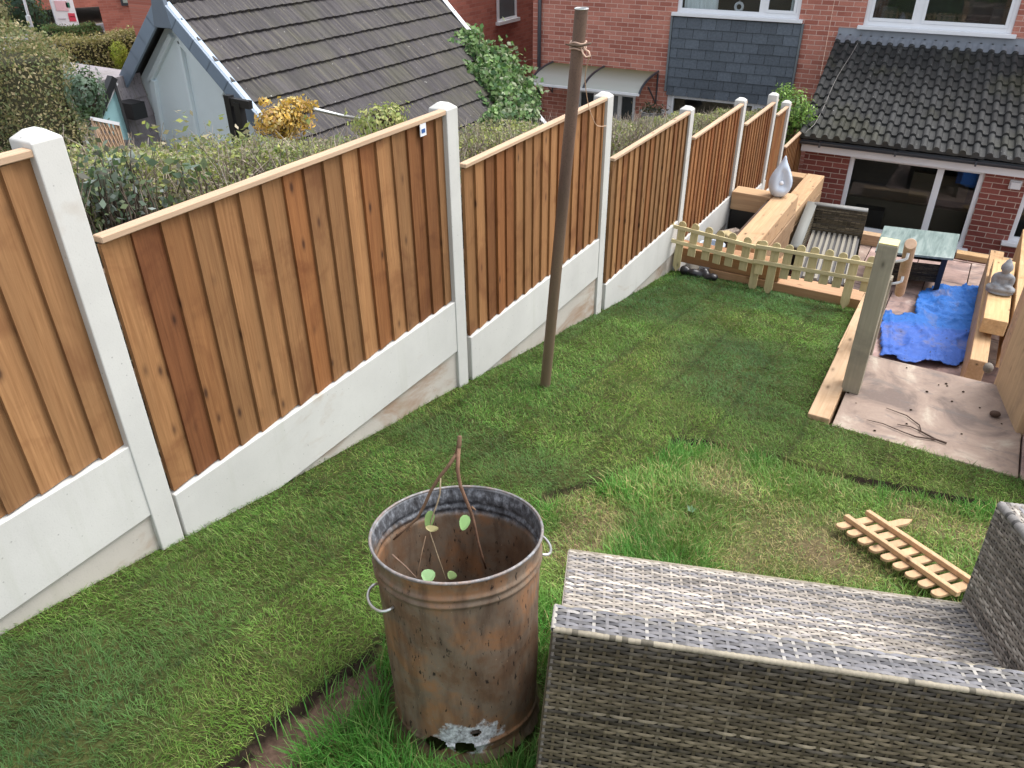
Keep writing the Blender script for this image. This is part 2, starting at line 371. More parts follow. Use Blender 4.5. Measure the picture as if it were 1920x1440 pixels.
# ------------------------------------------------------------------ ground
OLD = np.array([(-1.30, -.2), (-1.25, .66), (-1.22, .97), (-1.23, 1.2), (-1.27, 1.8), (-1.24, 2.29), (-1.0, 2.95), (-.96, 3.30), (-.84, 3.38), (-.5, 3.42), (-.07, 3.45), (.4, 3.57), (1.6, 3.8), (1.6, -.2)])
def inpoly(x, y, P):
    r = np.zeros(np.shape(x), bool); n = len(P)
    for i in range(n):
        (x0, y0), (x1, y1) = P[i], P[(i+1) % n]
        if y0 == y1: continue
        r ^= ((y0 > y) != (y1 > y)) & (x < (x1-x0)*(y-y0)/(y1-y0)+x0)
    return r
def distpoly(x, y, P):
    d = np.full(np.shape(x), 9.0)
    for i in range(len(P)):
        a, b = P[i], P[(i+1) % len(P)]; ab = b-a; t = np.clip(((x-a[0])*ab[0]+(y-a[1])*ab[1])/(ab@ab), 0, 1)
        d = np.minimum(d, np.hypot(x-a[0]-t*ab[0], y-a[1]-t*ab[1]))
    return d
def edgewob(x, y): return x+.035*(vnoise(x, y, 5, 3)-.5)+.02*(vnoise(x, y, 17, 4)-.5), y+.035*(vnoise(x, y, 5, 5)-.5)
def lawn_z(x, y):
    x = np.asarray(x, float); y = np.asarray(y, float)
    xw, yw = edgewob(x, y); ins = inpoly(xw, yw, OLD); dp = distpoly(xw, yw, OLD)
    turf = np.where(ins, 0.0, np.clip(dp/.018, 0, 1))
    return -1.812-.187*y-.032*np.exp(-((x+2.2)/.13)**2)+.034*turf-.034+.022*(vnoise(x, y, 1.7, 6)-.5)+.012*(vnoise(x, y, 6, 7)-.5)
def segd(x, y, a, b):
    a, b = np.array(a), np.array(b); ab = b-a; t = np.clip(((x-a[0])*ab[0]+(y-a[1])*ab[1])/(ab@ab), 0, 1); return np.hypot(x-a[0]-t*ab[0], y-a[1]-t*ab[1])
def edgemask(x, y):
    m = np.exp(-(segd(x, y, (-.96, 3.30), (-.84, 3.38))/.07)**4); m = np.maximum(m, np.exp(-(segd(x, y, (-.05, 3.45), (.42, 3.57))/.09)**4)); m = np.maximum(m, np.exp(-(segd(x, y, (-1.25, 0), (-1.23, 1.15))/.15)**4))
    return np.maximum(m, .75*np.exp(-(segd(x, y, (-1.2, 2.4), (-1.12, 2.6))/.07)**4))
xs = np.concatenate([np.arange(-2.30, 1.5, .016)]); ys = np.arange(-.6, 6.80, .018)
X, Y = np.meshgrid(xs, ys); Z = lawn_z(X, Y)
X2, Y2 = X.copy(), Y.copy()
xw, yw = edgewob(X, Y); ins = inpoly(xw, yw, OLD); dp = distpoly(xw, yw, OLD)
soilc = np.zeros(X.shape+(3,)); nz = vnoise(X, Y, 9, 8)[..., None]
soilc[:] = np.array([.050, .055, .018]); soilc = soilc*(.7+.6*nz)
dry = np.clip(vnoise(X, Y, 3.4, 9)*2.2-.85, 0, 1)[..., None]
soilc = np.where(ins[..., None], (1-dry)*np.array([.075, .095, .028])+dry*np.array([.13, .10, .055]), soilc)
strip = (ins & (dp < .13) & (Y < 1.2))[..., None]
soilc = np.where(strip, np.array([.115, .075, .055])*(.6+.8*nz), soilc)
edge = ((~ins & (dp < .03))*edgemask(X, Y))[..., None]; soilc = soilc*(1-edge)+np.array([.020, .014, .010])*edge
nx, ny = len(xs), len(ys); idx = np.arange(nx*ny).reshape(ny, nx)
F = np.stack([idx[:-1, :-1], idx[:-1, 1:], idx[1:, 1:], idx[1:, :-1]], -1).reshape(-1, 4)
cx = X[:-1, :-1].ravel(); cy = Y[:-1, :-1].ravel()
keep = ~((cx > -.36) & (cy > 4.02)); F = F[keep]
lawn = npmesh('lawn', np.stack([X, Y, Z], -1).reshape(-1, 3), F, M['soil'], None, soilc.reshape(-1, 3), smooth=True)
tag(lawn, 'sloping back lawn of freshly laid turf and older patchy grass', 'lawn', kind='structure')

def grass():
    P = []
    for (y0, y1, x1, den, ws) in ((-.1, 1.5, 1.1, 21000, .85), (1.5, 2.6, 1.25, 17000, .95), (2.6, 4.04, 1.4, 13000, 1.1), (4.04, 5.3, -.34, 11000, 1.3), (5.3, 6.74, -.40, 9000, 1.55)):
        n = int((y1-y0)*(x1+2.23)*den); x = rng.uniform(-2.23, x1, n); y = rng.uniform(y0, y1, n)
        P.append(np.stack([x, y, np.full(n, ws)], 1))
    P = np.concatenate(P); x, y, ws = P.T
    vis = ~((x > .2+.45*y) | (y < .25+.25*(x+2.2)*0))          # nothing right of the frame
    x, y, ws = x[vis], y[vis], ws[vis]
    xw, yw = edgewob(x, y); ins = inpoly(xw, yw, OLD); dp = distpoly(xw, yw, OLD)
    dryn = np.clip(vnoise(x, y, 3.4, 9)*2.2-.85, 0, 1); mid = np.exp(-(((x+.35)/.75)**2+((y-2.75)/.55)**2))
    den = np.ones(len(x)); 
    den = np.where(ins, np.clip(1.1-.62*dryn*vnoise(x, y, 9, 11)-.45*mid*vnoise(x, y, 8, 12), .38, 1), den)
    den = np.where(ins & (dp < .11) & (y < 1.15), .05, den); em = edgemask(x, y); den = np.where(ins & (dp < .03), 1-.9*em, den)
    den = np.where(~ins & (dp < .02), 1-.65*em, den)
    den = np.where(np.hypot(x+.878, y-1.212) < .24, 0, den)
    k = rng.random(len(x)) < den; x, y, ws, ins, dp, dryn, mid = (a[k] for a in (x, y, ws, ins, dp, dryn, mid)); n = len(x)
    z = lawn_z(x, y)-.004
    lush = ins*np.clip(1.15-dryn*.8-mid*.8, 0, 1)*np.clip(.35+1.3*vnoise(x, y, 3.3, 13), .2, 1.3)
    L = np.where(ins, .032+.042*lush, .025+.013*vnoise(x, y, 3, 14))*rng.uniform(.55, 1.45, n)
    W = ws*np.where(ins, .0024+.0008*lush, .0021)*rng.uniform(.7, 1.3, n)
    flow = 6.28*vnoise(x, y, .9, 15)+5.0*(vnoise(x, y, 6, 16)-.5)
    phi = np.where(rng.random(n) < .6, flow+rng.normal(0, .8, n), rng.uniform(0, 6.283, n))
    lean = np.where(ins, rng.uniform(.15, 1.15, n)*(1.15-.35*np.clip(lush, 0, 1)), rng.uniform(.55, 1.35, n))
    dx, dy = np.cos(phi), np.sin(phi); base = np.stack([x, y, z], 1)
    def pt(f, ln): return base+np.stack([dx*np.sin(ln)*f*L, dy*np.sin(ln)*f*L, np.cos(ln)*f*L-.187*dy*np.sin(ln)*f*L], 1)
    mid_p = pt(.55, lean*.75); tip = pt(1.0, np.minimum(lean*1.12, 1.5))
    tw = phi+1.57+rng.normal(0, .5, n); sx = np.stack([np.cos(tw), np.sin(tw), rng.normal(0, .15, n)], 1)*W[:, None]*.5
    V = np.stack([base-sx, base+sx, mid_p-sx*.85, mid_p+sx*.85, tip], 1).reshape(-1, 3)
    b = np.arange(n)[:, None]*5
    F = np.concatenate([b+np.array([[0, 1, 3]]), b+np.array([[0, 3, 2]]), b+np.array([[2, 3, 4]])])
    t1 = vnoise(x, y, 1.2, 17); t2 = vnoise(x, y, 5, 18); r = rng.random(n)
    A, B, C = np.array([.054, .150, .020]), np.array([.108, .212, .029]), np.array([.215, .31, .075])
    ct = A[None]*(1-t1[:, None])+B[None]*t1[:, None]; ct = np.where((r < .15)[:, None], C, ct); ct = np.where((r > .90)[:, None], np.array([.21, .235, .085]), ct)
    bl = np.clip((vnoise(x, y, 1.3, 19)-.5)*3, 0, .75)[:, None]; ct = ct*(1-bl)+np.array([.050, .125, .040])*bl
    g1, g2, g3 = np.array([.065, .215, .034]), np.array([.16, .29, .075]), np.array([.40, .33, .16])
    lu = np.clip(lush, 0, 1)[:, None]; co = g1*lu+np.array([.25, .31, .085])*(1-lu); co = np.where((r < .25)[:, None], g2, co)
    straw = (r > .98-.42*dryn*(.35+mid)-.24*mid)[:, None]; co = np.where(straw, g3, co)
    col_i = np.floor((x+9.03)/.41); row_i = np.floor((y+9+.37*(col_i % 3))/1.25); rt = np.sin(col_i*12.99+row_i*78.2)*43758.5; rt = rt-np.floor(rt)
    seam = np.minimum(np.abs((x+9.03)/.41-np.round((x+9.03)/.41))*.41, np.abs((y+9+.37*(col_i % 3))/1.25-np.round((y+9+.37*(col_i % 3))/1.25))*1.25)
    ct = ct*(.90+.22*rt)[:, None]*np.where(seam < .013, .52, 1.0)[:, None]; ct[:, 0] *= .9+.25*np.modf(rt*7.7)[0]
    c = np.where(ins[:, None], co, ct)*(.80+.62*t2[:, None])*rng.uniform(.75, 1.3, (n, 1))
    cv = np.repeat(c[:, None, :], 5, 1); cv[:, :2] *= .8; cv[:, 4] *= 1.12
    o = npmesh('grass', V, F, M['grass'], None, cv.reshape(-1, 3)); tag(o, 'short grass blades covering the lawn', 'grass', kind='stuff')
grass()
# wide ground, neighbour's ground and far road
GZ = -5.3
gm = MB(); gm.box((-150, -60, GZ-.3), (150, 200, GZ), (.24, .19, .15)); tag(gm.build('ground', M['soil']), 'bare ground around the houses', 'ground', kind='structure')
n_ = MB()
n_.add([(-2.32, -3, -2.6), (-2.32, 12, -4.6), (-7, 14, -4.75), (-60, 14, -4.45), (-60, -12, -3.2), (-7, -6, -2.9)], [(0, 1, 2, 3, 4, 5)], (.16, .135, .09))
n_.add([(-7, 14, -4.75), (-2.32, 12, -4.6), (-2.32, 14.5, -4.8), (-7, 16, -4.9)], [(3, 2, 1, 0)], (.18, .16, .13))
n_.F[0] = n_.F[0][::-1]
tag(n_.build('terrain', M['soil']), 'neighbouring garden ground beyond the fence', 'terrain', kind='structure')
rd = MB(); rd.box((-31.5, 12, -4.60), (-25.4, 30, -4.50), (1, 1, 1)); tag(rd.build('road', plain('pale_tarmac', (.26, .26, .27), .85, var=.15)), 'pale grey road beyond the gardens', 'road', kind='structure')

# ------------------------------------------------------------------ fence
fence = empty('garden_fence', (-2.25, 0, -1.9), label='new wooden panel fence with white concrete posts and gravel boards stepping down the lawn', cat='fence')
XF, XB = -2.2, -2.235
posts = [(.5635, -.262, -.98), (1.447, -.402, -1.16), (2.291, -.536, -1.33), (3.09, -.735, -1.47), (3.86, -.850, -1.62), (4.50, -.946, -1.76), (4.845, -1.052, -1.80), (-.36, -.13, -.80)]
for (yc, zt, zb) in posts:
    yc, zt, zb = yc*2.2, zt*2.2, zb*2.2-.12; h = .047; xa, xb = XF, XF-.105
    m = MB(); z0 = zt; zs = zt+.022; ins_ = .02
    V = []
    for (zz, e) in ((zb, 0), (z0, 0), (zs, .028)):
        V += [(xa-e, yc-h+e, zz), (xa-e, yc+h-e, zz), (xb+e, yc+h-e, zz), (xb+e, yc-h+e, zz)]
    Fc = [(0, 1, 5, 4), (1, 2, 6, 5), (2, 3, 7, 6), (3, 0, 4, 7), (4, 5, 9, 8), (5, 6, 10, 9), (6, 7, 11, 10), (7, 4, 8, 11), (8, 9, 10, 11), (3, 2, 1, 0)]
    m.add(V, Fc); m.build('fence_post', M['conc'], fence, bevel=.004, seg=2)
panels = [(-.31, .5385, -.275, -.7085), (.588, 1.421, -.4055, -.8385), (1.473, 2.266, -.537, -.966), (2.317, 3.064, -.738, -1.160), (3.116, 3.834, -.857, -1.280), (3.886, 4.474, -.972, -1.395), (4.526, 4.819, -1.061, -1.485), (4.871, 5.42, -1.317, -1.72)]
tint = {0: (1, 1, 1), 1: (1.0, .97, .93), 2: (.98, .93, .86), 3: (.94, .94, .88), 4: (.95, .84, .74), 5: (.92, .84, .76), 6: (.78, .68, .56), 7: (.9, .86, .8)}
for i, (y0, y1, zt, zb) in enumerate(panels):
    s = -XB; y0, y1, zt, zb = y0*s-.004, y1*s+.004, zt*s, zb*s
    bm_ = MB(); nb = max(3, int(round((y1-y0)/.107))); pitch = (y1-y0)/nb
    for k in range(nb):
        ya = y0+k*pitch; wd = pitch+.016 if k < nb-1 else pitch
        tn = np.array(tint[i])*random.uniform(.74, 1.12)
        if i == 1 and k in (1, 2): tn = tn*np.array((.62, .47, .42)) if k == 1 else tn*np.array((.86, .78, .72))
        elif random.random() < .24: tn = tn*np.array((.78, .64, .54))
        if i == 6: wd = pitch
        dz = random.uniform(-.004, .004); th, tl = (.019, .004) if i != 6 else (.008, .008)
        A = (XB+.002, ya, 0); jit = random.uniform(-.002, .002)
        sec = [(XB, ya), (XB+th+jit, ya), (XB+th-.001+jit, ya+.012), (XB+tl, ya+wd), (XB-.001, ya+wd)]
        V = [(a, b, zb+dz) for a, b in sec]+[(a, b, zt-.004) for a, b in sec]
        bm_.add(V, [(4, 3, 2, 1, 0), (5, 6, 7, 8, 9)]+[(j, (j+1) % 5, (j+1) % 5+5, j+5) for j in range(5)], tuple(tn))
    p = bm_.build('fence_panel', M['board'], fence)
    c = MB().box((XB-.012, y0, zt+.001), (XB+.031, y1, zt+.023), (1, 1, 1)).build('capping_rail', M['cap'], p, bevel=.003)
    b2 = MB()
    for zz in (zt-.12, (zt+zb)/2, zb+.10): b2.box((XB-.036, y0, zz-.02), (XB-.0015, y1, zz+.02), (.8, .75, .7))
    b2.build('back_rail', M['cap'], p)
    if i == 1:
        q = on_x(793, 243, XB+.027); MB().box((q[0]-.002, q[1]-.022, q[2]-.028), (q[0]+.002, q[1]+.022, q[2]+.028), (1, 1, 1)).build('sticker', M['white'], p)
        MB().box((q[0]+.0022, q[1]-.014, q[2]-.014), (q[0]+.0035, q[1]+.012, q[2]+.004), (1, 1, 1)).build('sticker_mark', plain('sticker_blue', (.03, .10, .30), .5), p)
    for g in range(3 if i < 3 else 2):
        za = zb-.005-.308*g; zc = za-.304
        m = MB(); m.obox((XB-.02, y0-.01, zc), (.050-.012*g, 0, 0), (0, y1-y0+.02, 0), (0, 0, za-zc), (1, 1, 1) if g == 0 else (.93, .90, .87))
        m.build('gravel_board', M['conc'] if g == 0 else M['concd'], fence, bevel=.003)

# ------------------------------------------------------------------ incinerator bin with a dead branch
def make_bin():
    base = np.array([-.878, 1.212, lawn_z(-.878, 1.212)+.008]); ax = np.array([-.098, .128, 1.0]); ax /= np.linalg.norm(ax)
    root = empty('incinerator_bin', base, label='rusty round metal garden incinerator with wire side handles and holes at its base', cat='incinerator bin')
    root.rotation_euler = Vector((0, 0, 1)).rotation_difference(Vector(ax)).to_euler()
    H, rb, rt = .618, .204, .224
    ns = 300; zz = np.concatenate([np.arange(0, .13, .0035), np.arange(.13, H-.10, .02), np.arange(H-.10, H+.0001, .004)])
    toC = np.array([-base[0], -base[1]]); thc = math.atan2(toC[1], toC[0])          # the side that faces the viewer
    def rad(z):
        r = rb+(rt-rb)*z/H
        r += .0045*math.exp(-((z-.062)/.006)**2)+.012*max(0, 1-z/.03)*.8
        for zc, a in ((H-.055, .006), (H-.078, .006)): r += a*math.exp(-((z-zc)/.0065)**2)
        r += .006*max(0, (z-(H-.03))/.03)
        return r
    V = []; C = []
    for inner in (0, 1):
        for z in zz:
            for k in range(ns):
                th = 2*math.pi*k/ns; dt = (th-thc+math.pi) % (2*math.pi)-math.pi
                r = rad(z)-.0022*inner+.0015*math.sin(3*th+1)+.0012*math.sin(7*th+z*20)
                if z < .035: r += .004*math.sin(23*th)*math.sin(9*th+2)
                V.append((r*math.cos(th), r*math.sin(th), z))
                ash = max(0, (z-(H-.115))/.06)*1.0 if inner else max(0, (z-(H-.012))/.012)*.9
                if inner: ash *= .55+.45*math.cos(th-thc-math.pi+.5)
                d = math.hypot((dt+.03)*.2/.135, (z-.085)/.085); sil = max(0, 1.3-d*(1.12+.13*math.sin(th*11+z*40)+.08*math.sin(th*27-z*90))) if not inner else 0
                if not inner and z < .07: sil = max(sil, .55*max(0, 1-abs(z-.055)/.02)*(abs(dt) < 1.3))
                C.append((min(1, ash), min(1, sil),   .5 if z > H-.005 else 0))
    nr = len(zz); F = []
    holes = [(.09, .108, .066, .0145), (-.45, .060, .17, .024), (-.06, .056, .15, .022)]
    for inner in (0, 1):
        o = inner*nr*ns
        for i in range(nr-1):
            zc = (zz[i]+zz[i+1])/2
            for k in range(ns):
                th = 2*math.pi*(k+.5)/ns; dt = (th-thc+math.pi) % (2*math.pi)-math.pi
                if zc < .12 and any(((dt-a)/(b+.0))**2+((zc-h0)/hh)**2 < 1+.22*math.sin(dt*23+zc*160) for a, h0, b, hh in [(h[0], h[1], h[2], h[3]) for h in holes]): continue
                k2 = (k+1) % ns; f = (o+i*ns+k, o+i*ns+k2, o+(i+1)*ns+k2, o+(i+1)*ns+k)
                F.append(f if not inner else f[::-1])
    o2 = nr*ns
    for k in range(ns):
        k2 = (k+1) % ns; a = (nr-1)*ns; F.append((a+k, a+k2, o2+a+k2, o2+a+k))
    npmesh('body', V, F, M['rust'], root, np.array(C), local=True, smooth=True)
    m = MB(); m.tube([(rad(H)*math.cos(t), rad(H)*math.sin(t), H) for t in np.linspace(0, 2*math.pi, 97)],   .0042, 8, (.5, 0, .25), cap=False)
    m.build('rim', M['rust'], root, local=True, smooth=True)
    # ash bed inside
    m = MB(); nn = 40; V = [(0, 0, .09)]; 
    for r in np.linspace(.02, .2, 14):
        for k in range(nn): t = 2*math.pi*k/nn; V.append((r*math.cos(t), r*math.sin(t), .075+.03*random.random()))
    F = [(0, 1+k, 1+(k+1) % nn) for k in range(nn)]
    for i in range(13):
        for k in range(nn): F.append((1+i*nn+k, 1+(i+1)*nn+k, 1+(i+1)*nn+(k+1) % nn, 1+i*nn+(k+1) % nn))
    m.add(V, F, (.10, .085, .07)); m.build('ash_bed', M['soil'], root, local=True)
    for sgn, ang, tilt in ((1, thc+1.57+.45-3.14159-.0, 0), (-1, thc+1.57+.45-.0, 0)):
        pass
    for ang, zc in ((thc-1.15, H-.125), (thc+1.75, H-.085)):
        r0 = rad(zc)+.001; P = []
        for t in np.linspace(0, math.pi, 15):
            a2 = ang+math.cos(t)*.26; rr = r0+math.sin(t)**.7*.036
            P.append((rr*math.cos(a2), rr*math.sin(a2), zc-.012*math.sin(t)))
        MB().tube(P, .0042, 8).build('handle', M['metal'], root, local=True, smooth=True)
make_bin()
def make_branch():
    root = empty('dead_branch', at_d(905, 1065, 2.3), label='forked brown twig with a few pale leaves standing in the rusty bin', cat='branch')
    m = MB(); tw = (.17, .105, .065)
    D = lambda L: [at_d(x, y, d) for x, y, d in L]
    m.tube(D([(862, 818, 2.10), (861, 835, 2.11), (857, 850, 2.115)]), [.006, .0065, .0068], 7, tw)
    m.tube(D([(857, 850, 2.115), (840, 875, 2.12), (826, 892, 2.13), (808, 920, 2.15), (797, 945, 2.16), (783, 972, 2.18), (760, 992, 2.19), (738, 1012, 2.20)]), [.0055, .005, .005, .0045, .0045, .004, .0035, .003], 7, tw)
    m.tube(D([(860, 840, 2.11), (858, 880, 2.12), (863, 910, 2.13), (874, 938, 2.15), (884, 962, 2.17), (890, 985, 2.19), (896, 1015, 2.21), (903, 1040, 2.24), (911, 1066, 2.27)]), [.006, .0055, .005, .005, .0048, .004, .004, .0038, .003], 7, (.20, .115, .075))
    m.tube(D([(884, 950, 2.165), (892, 957, 2.165)]), [.004, .002], 6, tw)
    m.tube(D([(826, 896, 2.13), (825, 925, 2.14), (820, 944, 2.15), (813, 962, 2.16), (806, 985, 2.17), (806, 998, 2.18), (820, 1040, 2.2), (836, 1086, 2.2)]), [.0022, .0022, .0022, .002, .0018, .0016, .0016, .0014], 6, (.36, .28, .18))
    m.tube(D([(798, 1005, 2.2), (789, 1045, 2.2), (782, 1083, 2.18)]), .0015, 5, (.25, .17, .11))
    m.tube(D([(735, 1040, 2.15), (760, 1062, 2.15), (781, 1084, 2.15)]), [.003, .0025, .002], 6, (.22, .15, .11))
    m.build('stem', M['twig'], root, smooth=True)
    for (x, y, d, w_, h_, c, rot) in ((805, 975, 2.165, 9, 18, (.24, .36, .13), .2), (810, 991, 2.16, 12, 6, (.52, .47, .24), .1), (871, 980, 2.14, 10, 15, (.36, .58, .24), .25), (803, 1080, 2.03, 13, 13, (.42, .66, .34), 0), (847, 1079, 2.05, 9, 8, (.42, .58, .26), .5)):
        P = []
        for a in np.linspace(0, 2*math.pi, 13)[:-1]:
            u, v = w_*math.cos(a)*(1-.25*math.sin(a)), h_*math.sin(a)
            P.append(at_d(x+u*math.cos(rot)-v*math.sin(rot), y+u*math.sin(rot)+v*math.cos(rot), d+.012*math.cos(a)))
        lm = MB(); lm.poly(P, -CM[2], .0012, c); lm.build('leaf', M['leaf'], root)
make_branch()

# ------------------------------------------------------------------ rattan furniture
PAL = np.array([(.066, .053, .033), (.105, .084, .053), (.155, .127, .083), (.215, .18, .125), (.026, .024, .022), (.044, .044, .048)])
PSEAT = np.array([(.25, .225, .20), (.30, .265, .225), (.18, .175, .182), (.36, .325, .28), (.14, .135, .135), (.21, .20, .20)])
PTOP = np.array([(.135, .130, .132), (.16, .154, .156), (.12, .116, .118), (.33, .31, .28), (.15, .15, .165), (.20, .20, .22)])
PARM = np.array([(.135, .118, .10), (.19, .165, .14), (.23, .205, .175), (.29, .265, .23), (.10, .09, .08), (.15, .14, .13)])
def weave(acc, O, a, b, n, L, W, pitch=.0099, s=.028, seed=0, pale=.3, amp=.0030, sub=4, wid=.94, pal=None):
    pal = PAL if pal is None else pal
    O, a, b, n = (np.asarray(t, float) for t in (O, a, b, n)); g = np.random.default_rng(seed)
    rows = max(1, int(round(W/pitch))); pitch = W/rows; ds = s/sub; nt_ = int(L/ds)+1; t = np.linspace(0, L, nt_); drift = 0.0
    for r in range(rows):
        drift += g.normal(0, .0025)
        fr = ((t/s+(r % 2)) % 2)-1                               # 0 where the strand dives under a stake
        h = amp*(1-1.9*np.exp(-(fr/.30)**2)); hw = pitch*wid*.5; cb = (r+.5)*pitch; row = []
        sag = .0011*np.sin(t*9+r*.35+seed)+.0007*np.sin(t*31+r)
        for (e, dz) in ((-1, -.0019), (0, .0010), (1, -.0019)):
            row.append(O+t[:, None]*a+(cb+e*hw+sag)[:, None]*b+(h+dz)[:, None]*n)
        V = np.stack(row, 1).reshape(-1, 3)
        base = pal[g.integers(0, 3)]*.55+pal[g.integers(0, 6)]*.45
        if g.random() < pale: base = pal[3]*g.uniform(.85, 1.1)
        fl = np.floor((t/s+(r % 2))/2).astype(int); tone = g.uniform(.55, 1.5, fl.max()+1)[fl]        # each float a little different
        nz2 = vnoise(t*1.1, np.full(nt_, cb*7+seed*3), 1.0, 41)
        c = base[None]*tone[:, None]*(.70+.6*nz2[:, None])
        i = np.arange(nt_-1)[:, None]*3
        acc.append((V, np.concatenate([i+np.array([[0, 3, 4, 1]]), i+np.array([[1, 4, 5, 2]])]), np.repeat(c, 3, 0)))
    for k in np.arange(int(L/s)+1)*s:                               # upright stakes
        c = pal[3]*(g.uniform(.45, .85) if pal is PAL else g.uniform(.75, 1.15)) if g.random() < (.22 if pal is PAL else .33) else pal[1]*g.uniform(.7, 1.2)
        p0 = O+k*a+.0002*n
        V = np.array([p0-a*.0036, p0+a*.0036, p0+a*.0036+b*rows*pitch, p0-a*.0036+b*rows*pitch]); acc.append((V, np.array([[0, 1, 2, 3]]), np.repeat(c[None], 4, 0)))
    q = O-.0075*n; V = np.array([q, q+a*L, q+a*L+b*rows*pitch, q+b*rows*pitch]); acc.append((V, np.array([[0, 1, 2, 3]]), np.repeat(np.array([[.018, .017, .016]]), 4, 0)))
def flush(acc, name, parent, **k):
    off = 0; Vs, Fs, Cs = [], [], []
    for V, F, C in acc: Vs.append(V); Fs.append(F+off); Cs.append(C); off += len(V)
    return npmesh(name, np.concatenate(Vs), np.concatenate(Fs), M['wicker'], parent, np.concatenate(Cs), **k)
def edge_braid(acc, p, q, r=.0085, seed=1, col=None):
    g = np.random.default_rng(seed); p = np.asarray(p, float); q = np.asarray(q, float); L = np.linalg.norm(q-p); n = max(2, int(L/.013)); m = MB(); base = np.array((.30, .265, .20)) if col is None else np.array(col)
    for i in range(n):
        c = base*(.78+.35*vnoise(np.array([i*.21]), np.array([seed*3.1]), 1.0, 44)[0])*g.uniform(.9, 1.1)
        if g.random() < .07: c = base*.35
        a, b = p+(q-p)*i/n, p+(q-p)*(i+1.0)/n
        m.tube([a, (a+b)/2, b], [r*.93, r*1.05, r*.93], 8, tuple(c), cap=False)
    acc.append((np.array(m.V), np.array(m.F), np.array(m.C)))
SO = np.array([-.504, 1.017, -1.315]); su_ = np.array([.9237, .3791, -.0557]); sw_ = np.array([-.3830, .9086, -.1666]); sn_ = np.array([-.0125, .1752, .9844])
su_ /= np.linalg.norm(su_); sw_ -= su_*(su_@sw_); sw_ /= np.linalg.norm(sw_); sn_ = np.cross(su_, sw_)
def make_sofa():
    S = lambda a, b, c: SO+a*su_+b*sw_+c*sn_
    T, D, HS, L, HA, LT = .079, .726, .294, 1.178, .346, 1.36
    root = empty('rattan_sofa', S(.6, .3, -.68), label='large grey rattan sofa frame without cushions seen from behind its backrest', cat='sofa')
    A = []
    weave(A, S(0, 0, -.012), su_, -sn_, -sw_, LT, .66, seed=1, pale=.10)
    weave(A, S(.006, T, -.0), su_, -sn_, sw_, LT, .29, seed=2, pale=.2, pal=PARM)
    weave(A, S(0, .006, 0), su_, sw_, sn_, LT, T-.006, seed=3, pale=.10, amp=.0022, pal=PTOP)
    weave(A, S(0, T, -.012), -sw_, -sn_, -su_, T, .62, seed=4, pale=.1, s=.026)
    edge_braid(A, S(0, .004, -.006), S(LT, .004, -.006), .0068, 5); edge_braid(A, S(0, T-.002, -.004), S(LT, T-.002, -.004), .005, 6)
    edge_braid(A, S(.004, .004, -.01), S(.004, .004, -.66), .006, 7, (.17, .15, .13)); edge_braid(A, S(.004, T-.004, -.01), S(.004, T-.004, -.3), .005, 8, (.17, .15, .13))
    edge_braid(A, S(0, 0, -.004), S(0, T, -.004), .006, 8, (.36, .34, .30))
    flush(A, 'backrest', root)
    A = []
    weave(A, S(.017, T, -HS), su_, sw_, sn_, L-.017, D-T-.008, pitch=.0098, seed=9, pale=.25, amp=.0026, pal=PSEAT)
    weave(A, S(.017, D, -HS-.01), su_, -sn_, sw_, LT-.02, .30, seed=10, pale=.2)
    weave(A, S(.017, D, -HS-.01), -sw_, -sn_, -su_, D-T, .30, seed=11, pale=.1)
    edge_braid(A, S(.017, D-.004, -HS-.004), S(L, D-.004, -HS-.004), .0065, 12); edge_braid(A, S(.02, T, -HS-.004), S(.02, D, -HS-.004), .006, 13, (.20, .18, .16))
    flush(A, 'seat', root)
    A = []
    weave(A, S(L, D, -HS), -sw_, sn_, -su_, D-T, HA-.02, seed=14, pale=.12, s=.026, pal=PARM)
    weave(A, S(L+.012, D-.012, -HS+HA), -sw_, su_, sn_, D-T-.01, LT-L+.03, seed=15, pale=.35, pal=PSEAT)
    weave(A, S(L+.01, D, -HS+HA-.012), su_, -sn_, sw_, LT-L+.03, HA+.29, seed=16, pale=.15, pal=PARM)
    weave(A, S(LT+.03, T, -HS+HA-.012), sw_, -sn_, su_, D-T, HA+.29, seed=20, pale=.15, pal=PARM); weave(A, S(LT, 0, -.012), sw_, -sn_, su_, T, .62, seed=21, pale=.1)
    edge_braid(A, S(L+.006, D-.005, -HS+HA-.008), S(L+.006, T, -HS+HA-.008), .013, 17, (.21, .20, .19)); edge_braid(A, S(L+.004, D-.004, -HS), S(L+.004, D-.004, -HS+HA), .007, 18, (.16, .15, .14))
    edge_braid(A, S(L, D-.008, -HS+HA-.006), S(LT+.03, D-.008, -HS+HA-.006), .011, 19, (.3, .28, .26))
    flush(A, 'armrest', root)
    for (a, b) in ((.05, .04), (LT-.05, .04), (.06, D-.05), (LT-.05, D-.05)):
        MB().tube([S(a, b, -.60), S(a, b, -.695)], .016, 10, (1, 1, 1)).build('leg', M['black'], root)
make_sofa()

